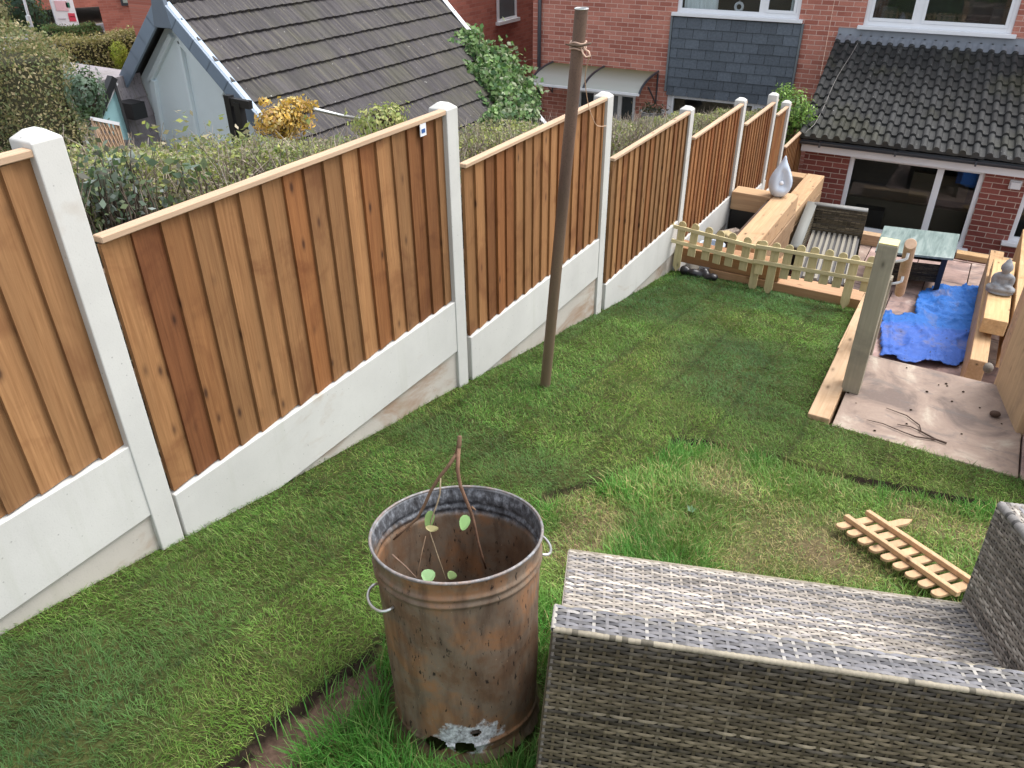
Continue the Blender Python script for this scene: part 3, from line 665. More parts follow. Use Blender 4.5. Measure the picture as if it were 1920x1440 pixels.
def make_patio_chair():
    root = empty('rattan_armchair', (-1.35, 10.3, -4.1), label='weathered grey rattan corner seat with slatted base beside the sleeper bed', cat='armchair')
    dr = .5
    # corners measured on their own levels
    bl = on_z(1532, 380, -3.43); br = on_z(1625, 392, -3.43); ux = (br-bl); wd = np.linalg.norm(ux); ux /= wd; uy = np.array([ux[1], -ux[0], 0.0]); uz = np.array([0, 0, 1.0])
    S = lambda a, b, c: np.array([bl[0], bl[1], -4.1])+a*ux+b*uy+c*uz
    wd = wd+.02; DP = 1.62; A = []
    PALs = PAL.copy()
    weave(A, S(0, .09, .66), ux, -uz, uy, wd, .36, pitch=.016, s=.05, seed=31, pale=.05, amp=.004)
    weave(A, S(wd, 0, .66), -ux, -uz, -uy, wd, .62, pitch=.016, s=.05, seed=32, pale=.05, amp=.004)
    weave(A, S(wd, .09, .66), -uy, -uz, ux, .09, .62, pitch=.016, s=.03, seed=33, pale=.05)
    m = MB(); m.obox(S(-.02, -.005, .66), ux*(wd+.02), uy*.10, uz*.02, (.25, .25, .24)); A.append((np.array(m.V), np.array(m.F), np.array(m.C)))
    flush(A, 'backrest', root)
    A = []
    weave(A, S(.0, DP, .64), -uy, -uz, ux, DP, .32, pitch=.016, s=.05, seed=34, pale=.05, amp=.004)
    weave(A, S(-.11, 0, .64), uy, -uz, -ux, DP, .60, pitch=.016, s=.05, seed=35, pale=.05, amp=.004)
    m = MB(); m.obox(S(-.115, 0, .65), ux*.12, uy*DP, uz*.025, (.21, .215, .20)); A.append((np.array(m.V), np.array(m.F), np.array(m.C)))
    flush(A, 'armrest', root)
    m = MB(); n = 9
    for k in range(n):
        a0 = .02+k*(wd-.04)/n; m.obox(S(a0, .09, .31), ux*((wd-.04)/n*.52), uy*(DP-.09), uz*.03, tuple(np.array((.27, .25, .21))*random.uniform(.8, 1.1)))
        m.obox(S(a0+(wd-.04)/n*.52, .09, .285), ux*((wd-.04)/n*.48), uy*(DP-.09), uz*.03, (.12, .115, .115))
    m.build('seat', M['wicker'], root)
    A = []; weave(A, S(0, DP, .28), ux, -uz, uy, wd, .24, pitch=.016, s=.05, seed=36, pale=.05); weave(A, S(wd, .09, .30), uy, -uz, ux, DP-.09, .25, pitch=.016, s=.05, seed=37, pale=.05); flush(A, 'base', root)
    for (a, b) in ((.04, .05), (wd-.04, .05), (.04, DP-.05), (wd-.04, DP-.05)): MB().tube([S(a, b, .05), S(a, b, 0)], .02, 8).build('leg', M['black'], root)
make_patio_chair()
def make_table():
    p = [on_z(1657, 427, -3.64), on_z(1799, 443, -3.64), on_z(1787, 489, -3.64), on_z(1640, 474, -3.64)]
    c = sum(p)/4; root = empty('patio_table', (c[0], c[1], -4.1), label='low patio table with grey green plank effect top and black rattan base', cat='table')
    MB().poly(p[::-1], (0, 0, 1), .03).build('table_top', M['tabletop'], root, bevel=.006, seg=2)
    q = [c+(a-c)*.80 for a in p]; A = []
    for i in range(4):
        a, b = q[i], q[(i+1) % 4]; d = b-a; L = np.linalg.norm(d); d /= L; n = np.array([-d[1], d[0], 0])
        if np.dot(n, c-a) > 0: n = -n
        weave(A, a-np.array([0, 0, .10]), d, np.array([0, 0, -1.0]), n, L, .22, pitch=.016, s=.05, seed=50+i, pale=0, amp=.004)
    for t in A: t[2][:] *= .35
    flush(A, 'base', root)
    for a in q: MB().box((a[0]-.03, a[1]-.03, -4.1), (a[0]+.03, a[1]+.03, -3.645)).build('leg', M['black'], root)
make_table()

# ------------------------------------------------------------------ terrace: landing, steps, patio
PZ = -4.1
def slabs(name, cells, z, th, label, z2=None):
    m = MB()
    for (x0, y0, x1, y1) in cells:
        tn = np.array((1.0, 1.0, 1.0))*random.uniform(.84, 1.12)+rng.uniform(-.04, .04, 3); dz = random.uniform(-.003, .003)
        m.box((x0+.005, y0+.005, z-th), (x1-.005, y1-.005, z+dz), tuple(tn))
    o = m.build(name, M['paving'], bevel=.005, seg=2); tag(o, label, 'paving', kind='structure'); return o
slabs('landing', [(-.31, 4.035, .62, 4.985), (.62, 4.0, 1.5, 4.985), (-.31, 3.2, -.30, 3.21)][:2], -2.57, .06, 'pink sandstone landing slabs at the lawn edge')
mb = MB(); mb.box((-.305, 4.04, -4.3), (1.5, 4.975, -2.633), (.22, .17, .15))
for i in range(7):
    z = -2.57-.19*(i+1); mb.box((-.305, 4.975+i*.26, -4.3), (.43, 4.975+(i+1)*.26, z), (.34, .25, .22))
tag(mb.build('steps', M['soil']), 'steps going down from the landing to the patio', 'steps', kind='structure')
cells = []; yy = 6.55
while yy < 11.1:
    h = random.choice([.6, .6, .75, .45]); xx = -1.5; h = min(h, 11.1-yy)
    while xx < 1.6: wv_ = random.choice([.6, .9, .6, .45]); cells.append((xx, yy, xx+wv_, yy+h)); xx += wv_
    yy += h
slabs('patio', cells, PZ, .05, 'pinkish paved patio below the lawn'); 
tag(MB().box((-1.6, 6.5, -5.29), (1.7, 11.12, PZ-.052), (.14, .11, .09)).build('patio_base', M['soil']), 'earth base under the patio paving', 'ground', kind='structure')
# sleepers round the lawn
G1 = 'sleepers edging the lawn beside the landing'
sleeper('timber_sleeper', (-.445, 4.06, -3.2), (-.325, 5.30, -2.545), 'pale timber sleeper edging the lawn, nearest one beside the garden post', 'y', G1)
o = MB(); o.obox((-.49, 5.31, -3.3), (.13, 0, 0), (-.02, 1.38, -.13), (0, 0, .56)); tag(o.build('timber_sleeper', M['sleepery'], bevel=.006, seg=2), 'second timber sleeper along the lawn edge, directly behind the nearest one', 'sleeper', G1)
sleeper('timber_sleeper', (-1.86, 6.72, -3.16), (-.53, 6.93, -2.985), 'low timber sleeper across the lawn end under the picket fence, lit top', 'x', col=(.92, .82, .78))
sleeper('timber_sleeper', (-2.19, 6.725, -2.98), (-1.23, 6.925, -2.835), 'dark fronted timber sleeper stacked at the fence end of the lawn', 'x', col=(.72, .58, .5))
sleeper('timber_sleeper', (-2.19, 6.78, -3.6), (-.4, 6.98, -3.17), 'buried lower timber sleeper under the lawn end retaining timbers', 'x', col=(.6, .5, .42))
# black soil bag
def blob(name, pts, mat, vox=.02, sub=1, parent=None, col=(1, 1, 1), smooth=True):
    bm_me = MB()
    for (c, r) in pts:
        c = np.asarray(c, float); r = np.asarray(r if hasattr(r, '__len__') else (r, r, r), float); V = []; F = []; nu, nv = 16, 10
        for j in range(nv+1):
            for i in range(nu):
                a = 2*math.pi*i/nu; b = math.pi*j/nv; V.append(c+r*np.array([math.cos(a)*math.sin(b), math.sin(a)*math.sin(b), math.cos(b)]))
        for j in range(nv):
            for i in range(nu): F.append((j*nu+i, (j+1)*nu+i, (j+1)*nu+(i+1) % nu, j*nu+(i+1) % nu))
        bm_me.add(V, F, col)
    o = bm_me.build(name, mat, parent); md = o.modifiers.new('r', 'REMESH'); md.mode = 'VOXEL'; md.voxel_size = vox
    s_ = o.modifiers.new('s', 'SMOOTH'); s_.iterations = 3; s_.factor = .5
    dg = bpy.context.evaluated_depsgraph_get(); me = bpy.data.meshes.new_from_object(o.evaluated_get(dg)); o.modifiers.clear(); o.data = me
    if smooth: me.shade_smooth()
    a = me.color_attributes.get("Col") or me.color_attributes.new("Col", 'FLOAT_COLOR', 'POINT'); a.data.foreach_set("color", np.tile(np.array([*col, 1], np.float32), len(me.vertices)))
    return o
q0 = np.array([-2.05, 6.62, lawn_z(-2.05, 6.62)+.04])
tag(blob('soil_bag', [(q0+np.array([.045*i, .02*math.sin(i*2), .012*math.cos(i*3)]), (.05, .045, .045+.012*math.sin(i*5))) for i in range(7)], plain('crumpled_black_plastic', (.014, .013, .016), .35, var=.4, sc=30), .012), 'crumpled black plastic bag of soil in the lawn corner by the fence', 'bag')

# picket edging
def picket_panel(p0, p1, up, back, n, stakes, h, mp, mr, label, name='picket_fence', group=None, sh=.18):
    p0, p1, up, back = (np.asarray(t, float) for t in (p0, p1, up, back)); u = p1-p0; L = np.linalg.norm(u); u /= L
    root = empty(name, (p0+p1)/2, label=label, cat='picket fence', group=group)
    for fr in (.36, .80):
        m = MB(); m.obox(p0+up*h*fr-up*.016-back*.020, u*L, back*.0195, up*.033, tuple(np.array((1, 1, 1))*random.uniform(.95, 1.05))); m.build('rail', mr, root, bevel=.002)
    for k in range(n):
        c = p0+u*(L*(k+.5)/n+random.uniform(-.010, .010))+up*random.uniform(-.008, .008); wv_ = .035; lo = -.17 if k in stakes else 0.0; P = []
        if k in stakes: P += [c+up*lo, c+u*wv_+up*(lo+.055)]
        else: P += [c-u*wv_, c+u*wv_]
        top = h-wv_*.9; P.append(c+u*wv_+up*top)
        for a in np.linspace(0, math.pi, 9)[1:-1]: P.append(c+u*wv_*math.cos(a)+up*(top+wv_*.95*math.sin(a)))
        P.append(c-u*wv_+up*top)
        if k in stakes: P.append(c-u*wv_+up*(lo+.055))
        m = MB(); m.poly(P, back, .013, tuple(np.array((1, 1, 1))*random.uniform(.85, 1.08))); m.build('picket', mp, root, bevel=.0015)
lean = np.array([0, .12, 1.0]); lean /= np.linalg.norm(lean); bk = np.array([0, 1.0, -.12]); bk /= np.linalg.norm(bk)
picket_panel((-2.30, 6.615, -2.845), (-1.36, 6.60, -2.90), lean, bk, 8, (1, 7), .30, M['picket'], M['picketr'], 'low green treated picket panel leaning by the concrete gravel board', group=None)
picket_panel((-1.44, 6.575, -2.875), (-.47, 6.60, -2.855), lean, bk, 9, (1, 8-1), .30, M['picket'], M['picketr'], 'low green treated picket panel with its end beside the square garden post')
# picket panel lying on the grass
def lying():
    z = lambda x, y: np.array([x, y, float(lawn_z(x, y))+.05])
    a, b = z(-.105, 2.93), z(.335, 2.62); u = b-a; L = np.linalg.norm(u); u /= L; nrm = np.array([0, .187, 1.0]); nrm /= np.linalg.norm(nrm); v = np.cross(nrm, u); v /= np.linalg.norm(v); nrm = np.cross(u, v)
    root = empty('picket_fence', (a+b)/2, label='short pale picket panel lying flat on the grass behind the sofa seat', cat='picket fence')
    for fr in (.045, .175): MB().obox(a+v*fr-u*.01+nrm*.0145, u*(L+.02), v*.026, nrm*.022).build('rail', M['picketd'], root, bevel=.002)
    for k in range(9):
        c = a+u*(L*(k+.4)/9); wv_ = .0195; e = .37 if k == 1 else .225; P = [c-u*wv_+v*e, c+u*wv_+v*e] if k != 1 else [c-u*wv_+v*(e-.05), c+v*e, c+u*wv_+v*(e-.05)]
        P = P[::-1]+[c-u*wv_]; P += [c-u*wv_*math.cos(t)-v*wv_*math.sin(t) for t in np.linspace(0, math.pi, 9)[1:-1]]+[c+u*wv_]
        m = MB(); m.poly(P, nrm, .013, tuple(np.array((1, 1, 1))*random.uniform(.85, 1.08))); m.build('picket', M['picketd'], root, bevel=.0015)
lying()

wp = on_z(1297, 950, -2.31); wd_ = empty('weed', (wp[0], wp[1], float(lawn_z(wp[0], wp[1]))), label='small blue green weed growing in the bare patch of the old lawn', cat='weed'); m = MB()
for k in range(11):
    a = k*2.4; r_ = .010+.0016*k; c0 = np.array([wp[0], wp[1], float(lawn_z(wp[0], wp[1]))+.012]); d_ = np.array([math.cos(a), math.sin(a), .55]); sd_ = np.array([-math.sin(a), math.cos(a), 0])
    m.add([c0, c0+d_*r_*.6+sd_*r_*.32, c0+d_*r_*1.2, c0+d_*r_*.6-sd_*r_*.32], [(0, 1, 2, 3)], (.15, .27, .17))
m.build('leaf_rosette', M['leaf'], wd_)
# garden post and handrail
gp = empty('garden_post', (-.285, 4.49, -2.57), label='square weathered timber post with a yellow cut top beside the landing', cat='post')
MB().box((-.335, 4.44, -2.569), (-.235, 4.54, -1.632)).build('post_body', M['post'], gp, bevel=.006, seg=2)
MB().box((-.332, 4.443, -1.6315), (-.238, 4.537, -1.626), (1, 1, 1)).build('cut_top', wood('fresh_cut_wood', (.80, .72, .36), (.68, .58, .28), 'x', 50, 0), gp)
g2 = MB().box((-.345, 5.02, -3.6), (-.25, 5.11, -2.06)).build('garden_post', M['post'], bevel=.006); tag(g2, 'second weathered timber post standing just behind the square post', 'post')
hr = empty('handrail', (-.2, 4.6, -1.7), label='round pale timber handrail on white metal brackets beside the post', cat='handrail')
pA = np.array([-.186, 4.58, -1.652]); pB = np.array([-.209, 5.5, -2.33])
MB().tube([pA, pB], .031, 20, (1, 1, 1)).build('rail', wood('handrail_wood', (.60, .42, .30), (.48, .31, .20), 'y', 60, .2), hr, smooth=False, bevel=.003)
for f in (.05, .5):
    p = pA+(pB-pA)*f; MB().tube([p+np.array([-.055, .0, -.10]), p+np.array([-.02, 0, -.085]), p+np.array([.0, 0, -.07]), p+np.array([0, 0, -.03])], .0085, 8).build('bracket', M['white'], hr, smooth=True)
# right retaining wall of sleepers
def osleep(a, u, v, n, label, group=None, mat='sleepery', col=(1, 1, 1)):
    o = MB().obox(a, u, v, n, col).build('timber_sleeper', M[mat], bevel=.008, seg=2); return tag(o, label, 'sleeper', group)
dw = np.array([.585-.445, 4.46-5.03, 0]); dw /= np.linalg.norm(dw); pw = np.array([-dw[1], dw[0], 0])
osleep(np.array([.452, 5.02, -3.3]), dw*.56, pw*.21, (0, 0, 1.31), 'big upright timber block walling the right side of the landing', None, 'post', (1.55, 1.22, 1.0))
osleep(np.array([.50+.13, 4.44, -2.66]), dw*.7, pw*.2, (0, 0, .75), 'nearer upright timber block at the right edge of the landing', None, 'post', (1.55, 1.22, .97))
osleep((.60, 5.6, -3.3), (.2, 0, 0), (0, 1.5, 0), (0, 0, 1.0), 'long timber sleeper behind the upright block right of the steps', None, 'sleepery')
osleep((.445, 7.84, -3.55), (.205, 0, 0), (0, 1.6, 0), (0, 0, .15), 'pale cut timber sleeper carrying the grey stone statue', None, 'sleepery', (1.15, 1.1, .9))
osleep((.425, 7.35, -4.1), (.14, 0, 0), (0, 2.9, 0), (0, 0, .50), 'lower timber sleeper along the right side of the blue sheet', None, 'sleepery', (.95, .9, .8))
osleep((.68, 7.9, -3.9), (.2, 0, 0), (0, 2.6, 0), (0, 0, .52), 'outer timber sleeper right of the stone statue', None, 'sleepery', (1.05, 1, .85))
osleep((.10, 11.12, -4.1), (1.6, .03, 0), (-.005, .14, 0), (0, 0, .075), 'long timber sleeper at the far patio edge under the right window', None, 'sleeperx', (1.1, 1.05, .9))
osleep((-1.3, 11.0, -4.1), (.9, .03, 0), (-.005, .14, 0), (0, 0, .15), 'timber sleeper at the patio edge between the chair and the table', None, 'sleeperx')
# statue
def statue():
    b = np.array([.535, 8.50, -3.40]); root = empty('stone_statue', b, label='small grey stone seated figure on the pale timber sleeper', cat='statue')
    k = .88; P = lambda x, y, z: b+k*np.array([x, y, z])
    o = blob('body', [(P(0, 0, .02), (.125, .10, .022)), (P(0, -.01, .06), (.11, .085, .04)), (P(-.085, -.03, .065), (.055, .06, .035)), (P(.085, -.03, .065), (.055, .06, .035)), (P(0, -.075, .07), (.07, .03, .022)),
        (P(0, .01, .13), (.065, .05, .075)), (P(0, .01, .20), (.085, .048, .04)), (P(-.085, 0, .155), (.027, .03, .06)), (P(.085, 0, .155), (.027, .03, .06)), (P(-.06, -.05, .10), (.04, .035, .022)), (P(.06, -.05, .10), (.04, .035, .022)),
        (P(0, .005, .25), (.028, .028, .03)), (P(0, -.002, .305), (.05, .054, .062)), (P(0, .008, .365), (.03, .03, .025)), (P(0, .008, .39), (.014, .014, .018)), (P(-.05, .005, .30), (.01, .014, .028)), (P(.05, .005, .30), (.01, .014, .028)), (P(0, -.056, .30), (.009, .012, .014))], M['stone'], .0075, parent=root)
statue()
# blue sheet
def tarp():
    out = [on_z(*p, PZ) for p in ((1650, 660), (1645, 625), (1655, 588), (1680, 600), (1712, 598), (1712, 575), (1720, 557), (1745, 541), (1795, 542), (1848, 541), (1843, 575), (1828, 612), (1832, 632), (1822, 660), (1790, 693), (1735, 690), (1690, 684), (1645, 672))]
    P = np.array(out)[:, :2]; x0, y0 = P.min(0); x1, y1 = P.max(0); st = .018; xs_ = np.arange(x0, x1+st, st); ys_ = np.arange(y0-.1, y1+st, st); X, Y = np.meshgrid(xs_, ys_)
    xw = X+.03*(vnoise(X, Y, 9, 60)-.5); yw = Y+.06*(vnoise(X, Y, 9, 61)-.5)
    rid = lambda a, sc, sd_: 1-np.abs(2*vnoise(X*math.cos(a)+Y*math.sin(a), (Y*math.cos(a)-X*math.sin(a))*.35, sc, sd_)-1)
    Z = PZ+.012+.032*rid(.6, 3.0, 62)**5+.028*rid(-.5, 4.6, 63)**5+.022*rid(1.4, 11, 64)**3+.03*rid(.2, 8, 66)**6+.026*rid(2.2, 7, 67)**6+.012*vnoise(X, Y, 3, 65)
    Z += .085*np.exp(-((Y-(9.35+.55*(X-.1)))/.09)**2)*np.clip(1-np.abs(X-.05)/.5, 0, 1)
    keep = inpoly(xw, yw, P); nx_, ny_ = len(xs_), len(ys_); idx = np.arange(nx_*ny_).reshape(ny_, nx_)
    F = np.stack([idx[:-1, :-1], idx[:-1, 1:], idx[1:, 1:], idx[1:, :-1]], -1).reshape(-1, 4); F = F[keep[:-1, :-1].ravel()]
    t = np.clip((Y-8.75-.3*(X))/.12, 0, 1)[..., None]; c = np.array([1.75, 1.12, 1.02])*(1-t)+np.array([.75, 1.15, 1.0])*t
    u, inv = np.unique(F, return_inverse=True); V = np.stack([X, Y, Z], -1).reshape(-1, 3)[u]
    o = npmesh('tarpaulin', V, inv.reshape(F.shape), M['tarp'], None, c.reshape(-1, 3)[u], smooth=True); sm = o.modifiers.new('t', 'SOLIDIFY'); sm.thickness = .004
    tag(o, 'crumpled dirty blue plastic sheet spread on the patio paving', 'tarpaulin')
tarp()
# soil crumbs, twig and stone on the landing
m = MB()
for (x, y) in [(1700, 690), (1590, 737), (1605, 756), (1612, 708), (1738, 735), (1806, 735), (1785, 753), (1837, 765), (1884, 723), (1640, 808), (1600, 812), (1572, 800), (1580, 803), (1588, 806), (1597, 810), (1652, 823), (1700, 795), (1708, 769), (1774, 720), (1776, 724), (1760, 722), (1803, 814), (1850, 690), (1878, 795)]:
    p = on_z(x, y, -2.566); r = random.uniform(.0025, .006)
    m.tube([p+np.array([-r*1.5, 0, r*.4]), p+np.array([0, 0, r*.6]), p+np.array([r*1.4, r*.3, r*.4])], [r*.4, r, r*.3], 6, (.045, .03, .02))
tag(m.build('soil_crumbs', M['soil']), 'dark crumbs of soil scattered on the landing', 'soil', kind='stuff')
p = on_z(1865, 776, -2.55); tag(blob('stone', [(p, (.027, .022, .02)), (p+np.array([.012, .004, .0]), (.02, .02, .018))], plain('brown_clod', (.07, .04, .028), .9, var=.4, sc=60), .006), 'dark brown clod lying alone on the landing slab', 'stone')
p = on_z(1852, 693, -2.9); tag(blob('stone', [(on_z(1851, 695, -2.56)+np.array([0, 0, .02]), (.03, .035, .035))], plain('grey_cobble', (.16, .14, .12), .85, var=.4, sc=30), .008), 'grey cobble at the foot of the upright timber block', 'stone')
m = MB(); Lz = -2.558
D = lambda L, z=Lz: [on_z(x, y, z) for x, y in L]
m.tube(D([(1775, 831), (1755, 824), (1727, 809), (1724, 797), (1700, 779), (1662, 765)]), [.0055, .005, .0042, .0035, .003, .0018], 6, (.07, .045, .035))
m.tube(D([(1755, 824), (1718, 819), (1696, 811), (1655, 794), (1625, 787)]), [.0042, .004, .003, .0025, .0015], 6, (.075, .05, .04)); m.tube(D([(1727, 809), (1708, 800), (1690, 797), (1682, 795)]), [.0035, .003, .0025, .0015], 6, (.07, .045, .035))
tag(m.build('twig', M['twig'], smooth=True), 'thin dark forked twig lying on the pink landing slabs', 'twig')

# ------------------------------------------------------------------ raised beds against the fence
rb = empty('raised_bed', (-1.9, 7.8, PZ), label='nearer raised bed of stacked pale sleepers against the fence', cat='raised bed')
for i in range(6):
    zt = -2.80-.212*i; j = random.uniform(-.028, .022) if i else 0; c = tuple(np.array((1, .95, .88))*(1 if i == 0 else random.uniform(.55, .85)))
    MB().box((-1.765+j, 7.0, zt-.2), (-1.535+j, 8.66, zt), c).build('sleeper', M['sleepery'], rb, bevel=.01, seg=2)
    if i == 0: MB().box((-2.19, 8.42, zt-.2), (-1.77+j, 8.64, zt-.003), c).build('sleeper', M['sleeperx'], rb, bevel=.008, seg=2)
MB().box((-2.19, 8.46, -4.1), (-1.78, 8.60, -3.003), (1, 1, 1)).build('void_shade', M['black'], rb); MB().box((-1.80, 7.0, -4.1), (-1.779, 8.42, -2.83), (1, 1, 1)).build('void_shade', plain('shaded_wood', (.06, .035, .022), .8), rb)  # black and dark brown sheets added to paint the shade inside the bed
tag(MB().box((-2.19, 6.99, -4.1), (-1.80, 8.42, -3.36), (.07, .05, .035)).build('bed_soil', M['soil']), 'dark soil filling the nearer raised bed', 'soil', kind='stuff')
rb2 = empty('raised_bed', (-1.9, 10.1, PZ), label='lower far raised bed of sleepers reaching the house wall', cat='raised bed')
for i in range(3):
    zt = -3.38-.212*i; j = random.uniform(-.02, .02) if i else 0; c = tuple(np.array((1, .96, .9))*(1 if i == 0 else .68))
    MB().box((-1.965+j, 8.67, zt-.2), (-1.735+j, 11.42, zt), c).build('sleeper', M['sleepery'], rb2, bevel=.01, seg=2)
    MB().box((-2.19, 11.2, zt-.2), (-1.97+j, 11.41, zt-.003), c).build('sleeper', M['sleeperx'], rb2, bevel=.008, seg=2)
tag(MB().box((-2.19, 8.66, -4.1), (-1.97, 11.2, -3.62), (.07, .05, .035)).build('bed_soil', M['soil']), 'soil and dry clippings filling the far raised bed', 'soil', kind='stuff')
def drop_pot():
    c = np.array([-1.72, 8.50, -2.80]); root = empty('teardrop_ornament', c, label='pale blue teardrop shaped garden ornament standing on the raised bed corner', cat='ornament')
    prof = [(.0, .0), (.055, .002), (.085, .03), (.112, .08), (.122, .13), (.118, .18), (.10, .235), (.075, .285), (.052, .325), (.034, .36), (.021, .39), (.012, .42), (.0, .432)]
    m = MB(); sg = 40; V = []; F = []; pr = []
    for i in range(len(prof)-1):
        for t in (0, .5): pr.append(tuple(np.array(prof[i])*(1-t)+np.array(prof[i+1])*t))
    pr.append(prof[-1]); toc = math.atan2(-c[1], -c[0])+.25
    for (r, z) in pr:
        for k in range(sg):
            th = 2*math.pi*k/sg; d = ((th-toc+math.pi) % (2*math.pi))-math.pi
            open_ = math.exp(-(d/.62)**4)*math.exp(-((z-.20)/.10)**4)*.62; rr = r*(1-open_)
            V.append(c+np.array([rr*math.cos(th)+.02*z, rr*math.sin(th), z]))
    for i in range(len(pr)-1):
        for k in range(sg): k2 = (k+1) % sg; F.append((i*sg+k, i*sg+k2, (i+1)*sg+k2, (i+1)*sg+k))
    m.add(V, F); o = m.build('shell', M['dropw'], root, smooth=True); s_ = o.modifiers.new('s', 'SUBSURF'); s_.levels = 1; s_.render_levels = 1
    q = c+np.array([math.cos(toc)*.055, math.sin(toc)*.055, .155]); m = MB(); m.lathe([(0, -.02), (.02, -.012), (.024, .004), (.014, .022), (0, .028)], 16, q); m.build('inner_bird', M['white'], root, smooth=True)
drop_pot()
# tub and loose bricks in the near bed
def tub(x, y, r, h, zb, mat, label, rib=True):
    root = empty('plant_tub', (x, y, zb), label=label, cat='tub'); pr = [(0, 0), (r*.8, 0)]
    for i in range(13):
        f = i/12; rr = r*(.82+.18*f); pr += [(rr, f*h), (rr+(.006 if rib else 0), f*h+h/26)]
    pr += [(r+.012, h+.004), (r+.012, h+.02), (r-.012, h+.02), (r*.80, h*.12), (0, h*.1)]
    m = MB(); m.lathe(pr, 32, (x, y, zb)); m.build('tub_body', mat, root, smooth=False)
tub(-2.03, 7.35, .115, .28, -3.30, M['dropw'], 'pale ribbed plastic tub behind the picket panel'); tub(-1.86, 7.22, .08, .2, -3.33, plain('green_pot', (.12, .13, .05), .6), 'small olive green pot beside the ribbed tub', False)
bc = [((-1.93, 7.75, -3.23), .1, (.30, .22, .19)), ((-1.90, 8.02, -3.21), .35, (.33, .24, .21)), ((-2.07, 8.15, -3.20), -.5, (.36, .30, .26)), ((-2.02, 7.92, -3.15), .9, (.52, .43, .25)), ((-1.86, 7.5, -3.22), .05, (.31, .22, .20))]
lb = ['old pinkish brick lying in the middle of the near raised bed', 'old brick against the sleeper at the far end of the near bed', 'broken pale brick next to the fence in the near raised bed', 'pale timber offcut lying on top of the bricks in the bed', 'old brick nearest the pots in the raised bed']
for (c, a, col), l_ in zip(bc, lb):
    u = np.array([math.cos(a+1.5), math.sin(a+1.5), 0])*.21; v = np.array([-u[1], u[0], 0])*.48
    tag(MB().obox(np.array(c)-u/2-v/2, u, v, (0, 0, .065), col).build('loose_brick', M['soil'], bevel=.008), l_, 'brick')

# ------------------------------------------------------------------ rusty pole with rope and stick
pb = np.array([-1.815, 3.43, lawn_z(-1.815, 3.43)-.15]); pt_ = on_y(1090.5, 16, 3.45); pdir = (pt_-pb)/np.linalg.norm(pt_-pb)
pr_ = empty('metal_pole', pb+np.array([0, 0, .13]), label='tall rusty brown metal pole leaning on the lawn near the fence', cat='pole')
MB().tube([pb+(pt_-pb)*f for f in np.linspace(0, 1, 12)], .0295, 24, cap=False).build('shaft', M['pole'], pr_, smooth=True)
MB().tube([pt_-pdir*.06, pt_-pdir*.001], .026, 24, (.1, .1, .1)).build('open_end', M['black'], pr_)
MB().tube([pt_+.0295*(np.array([math.cos(t), math.sin(t), 0])) for t in np.linspace(0, 6.283, 25)], .003, 6, cap=False).build('end_ring', M['metal'], pr_)
def along(y_px): # point of the pole seen at that height
    best = min(np.linspace(0, 1, 400), key=lambda f: abs((lambda q: 720+FOC*q[1]/q[2])(CM@(pb+(pt_-pb)*f))-y_px)); return pb+(pt_-pb)*best
k0 = along(84); dk = float((CM@k0)[2])-.035
P = [at_d(x, y, dk) for x, y in ((1060, 83), (1073, 85), (1088, 86), (1098, 84), (1109, 81))]
tag(MB().tube(P, [.003, .005, .006, .005, .003], 7, (.12, .085, .06)).build('stick', M['twig'], smooth=True), 'short dark stick tied across the top of the pole', 'stick')
rp = empty('rope', k0, label='pale rope knotted round the pole and trailing to the fence panel', cat='rope'); m = MB()
for dz in (-.012, 0, .012): m.tube([k0+np.array([.036*math.cos(t), .036*math.sin(t), dz+.004*math.sin(3*t)]) for t in np.linspace(0, 6.283, 20)], .0045, 6, (.8, .72, .7), cap=False)
m.tube([at_d(x, y, dk+.01) for x, y in ((1092, 84), (1096, 92), (1104, 97), (1107, 105), (1098, 107), (1093, 100), (1090, 90))], .0042, 6, (1.1, 1.0, .95))
fx = on_x(1103, 195, -2.19); fx2 = on_x(1136, 236, -2.19)
pA_ = at_d(1105, 106, dk+.01); pB_ = at_d(1098, 135, 4.03)
def bez(P, n=18):
    P = [np.asarray(p) for p in P]; out = []
    for i in range(len(P)-1):
        a, b = P[i], P[i+1]; t0 = (P[min(i+1, len(P)-1)]-P[max(i-1, 0)])*.5; t1 = (P[min(i+2, len(P)-1)]-P[i])*.5
        for t in np.linspace(0, 1, n, endpoint=False): out.append((2*t**3-3*t*t+1)*a+(t**3-2*t*t+t)*t0+(-2*t**3+3*t*t)*b+(t**3-t*t)*t1)
    return out+[P[-1]]
dA = float((CM@np.array(pA_))[2]); dB = float((CM@fx)[2])
m.tube(bez([pA_, at_d(1100, 125, dA*.75+dB*.25), at_d(1097, 150, dA*.5+dB*.5), at_d(1100, 178, dA*.2+dB*.8), fx, on_x(1108, 213, -2.19), on_x(1117, 233, -2.19), on_x(1126, 237, -2.19), fx2]), .0026, 6, (1, .9, .8))
m.build('cord', M['rope'], rp, smooth=True)

# ------------------------------------------------------------------ foliage
def leaves(name, P, N, size, cols, mat, parent=None, aspect=.5, seed=0, jit=.8):
    g = np.random.default_rng(seed); n = len(P); d = g.normal(0, 1, (n, 3))*jit+N; d /= np.linalg.norm(d, axis=1)[:, None]+1e-9
    u = np.cross(d, g.normal(0, 1, (n, 3))); u /= np.linalg.norm(u, axis=1)[:, None]+1e-9; v = np.cross(d, u)
    s = (size*g.uniform(.6, 1.35, n))[:, None]
    V = np.stack([P-u*s*.5, P+v*s*aspect*.5-d*s*.06, P+u*s*.5, P-v*s*aspect*.5-d*s*.06], 1).reshape(-1, 3)
    F = (np.arange(n)[:, None]*4+np.array([[0, 1, 2, 3]])); c = cols[g.integers(0, len(cols), n)]*g.uniform(.65, 1.3, (n, 1))
    return npmesh(name, V, F, mat, parent, np.repeat(c, 4, 0))
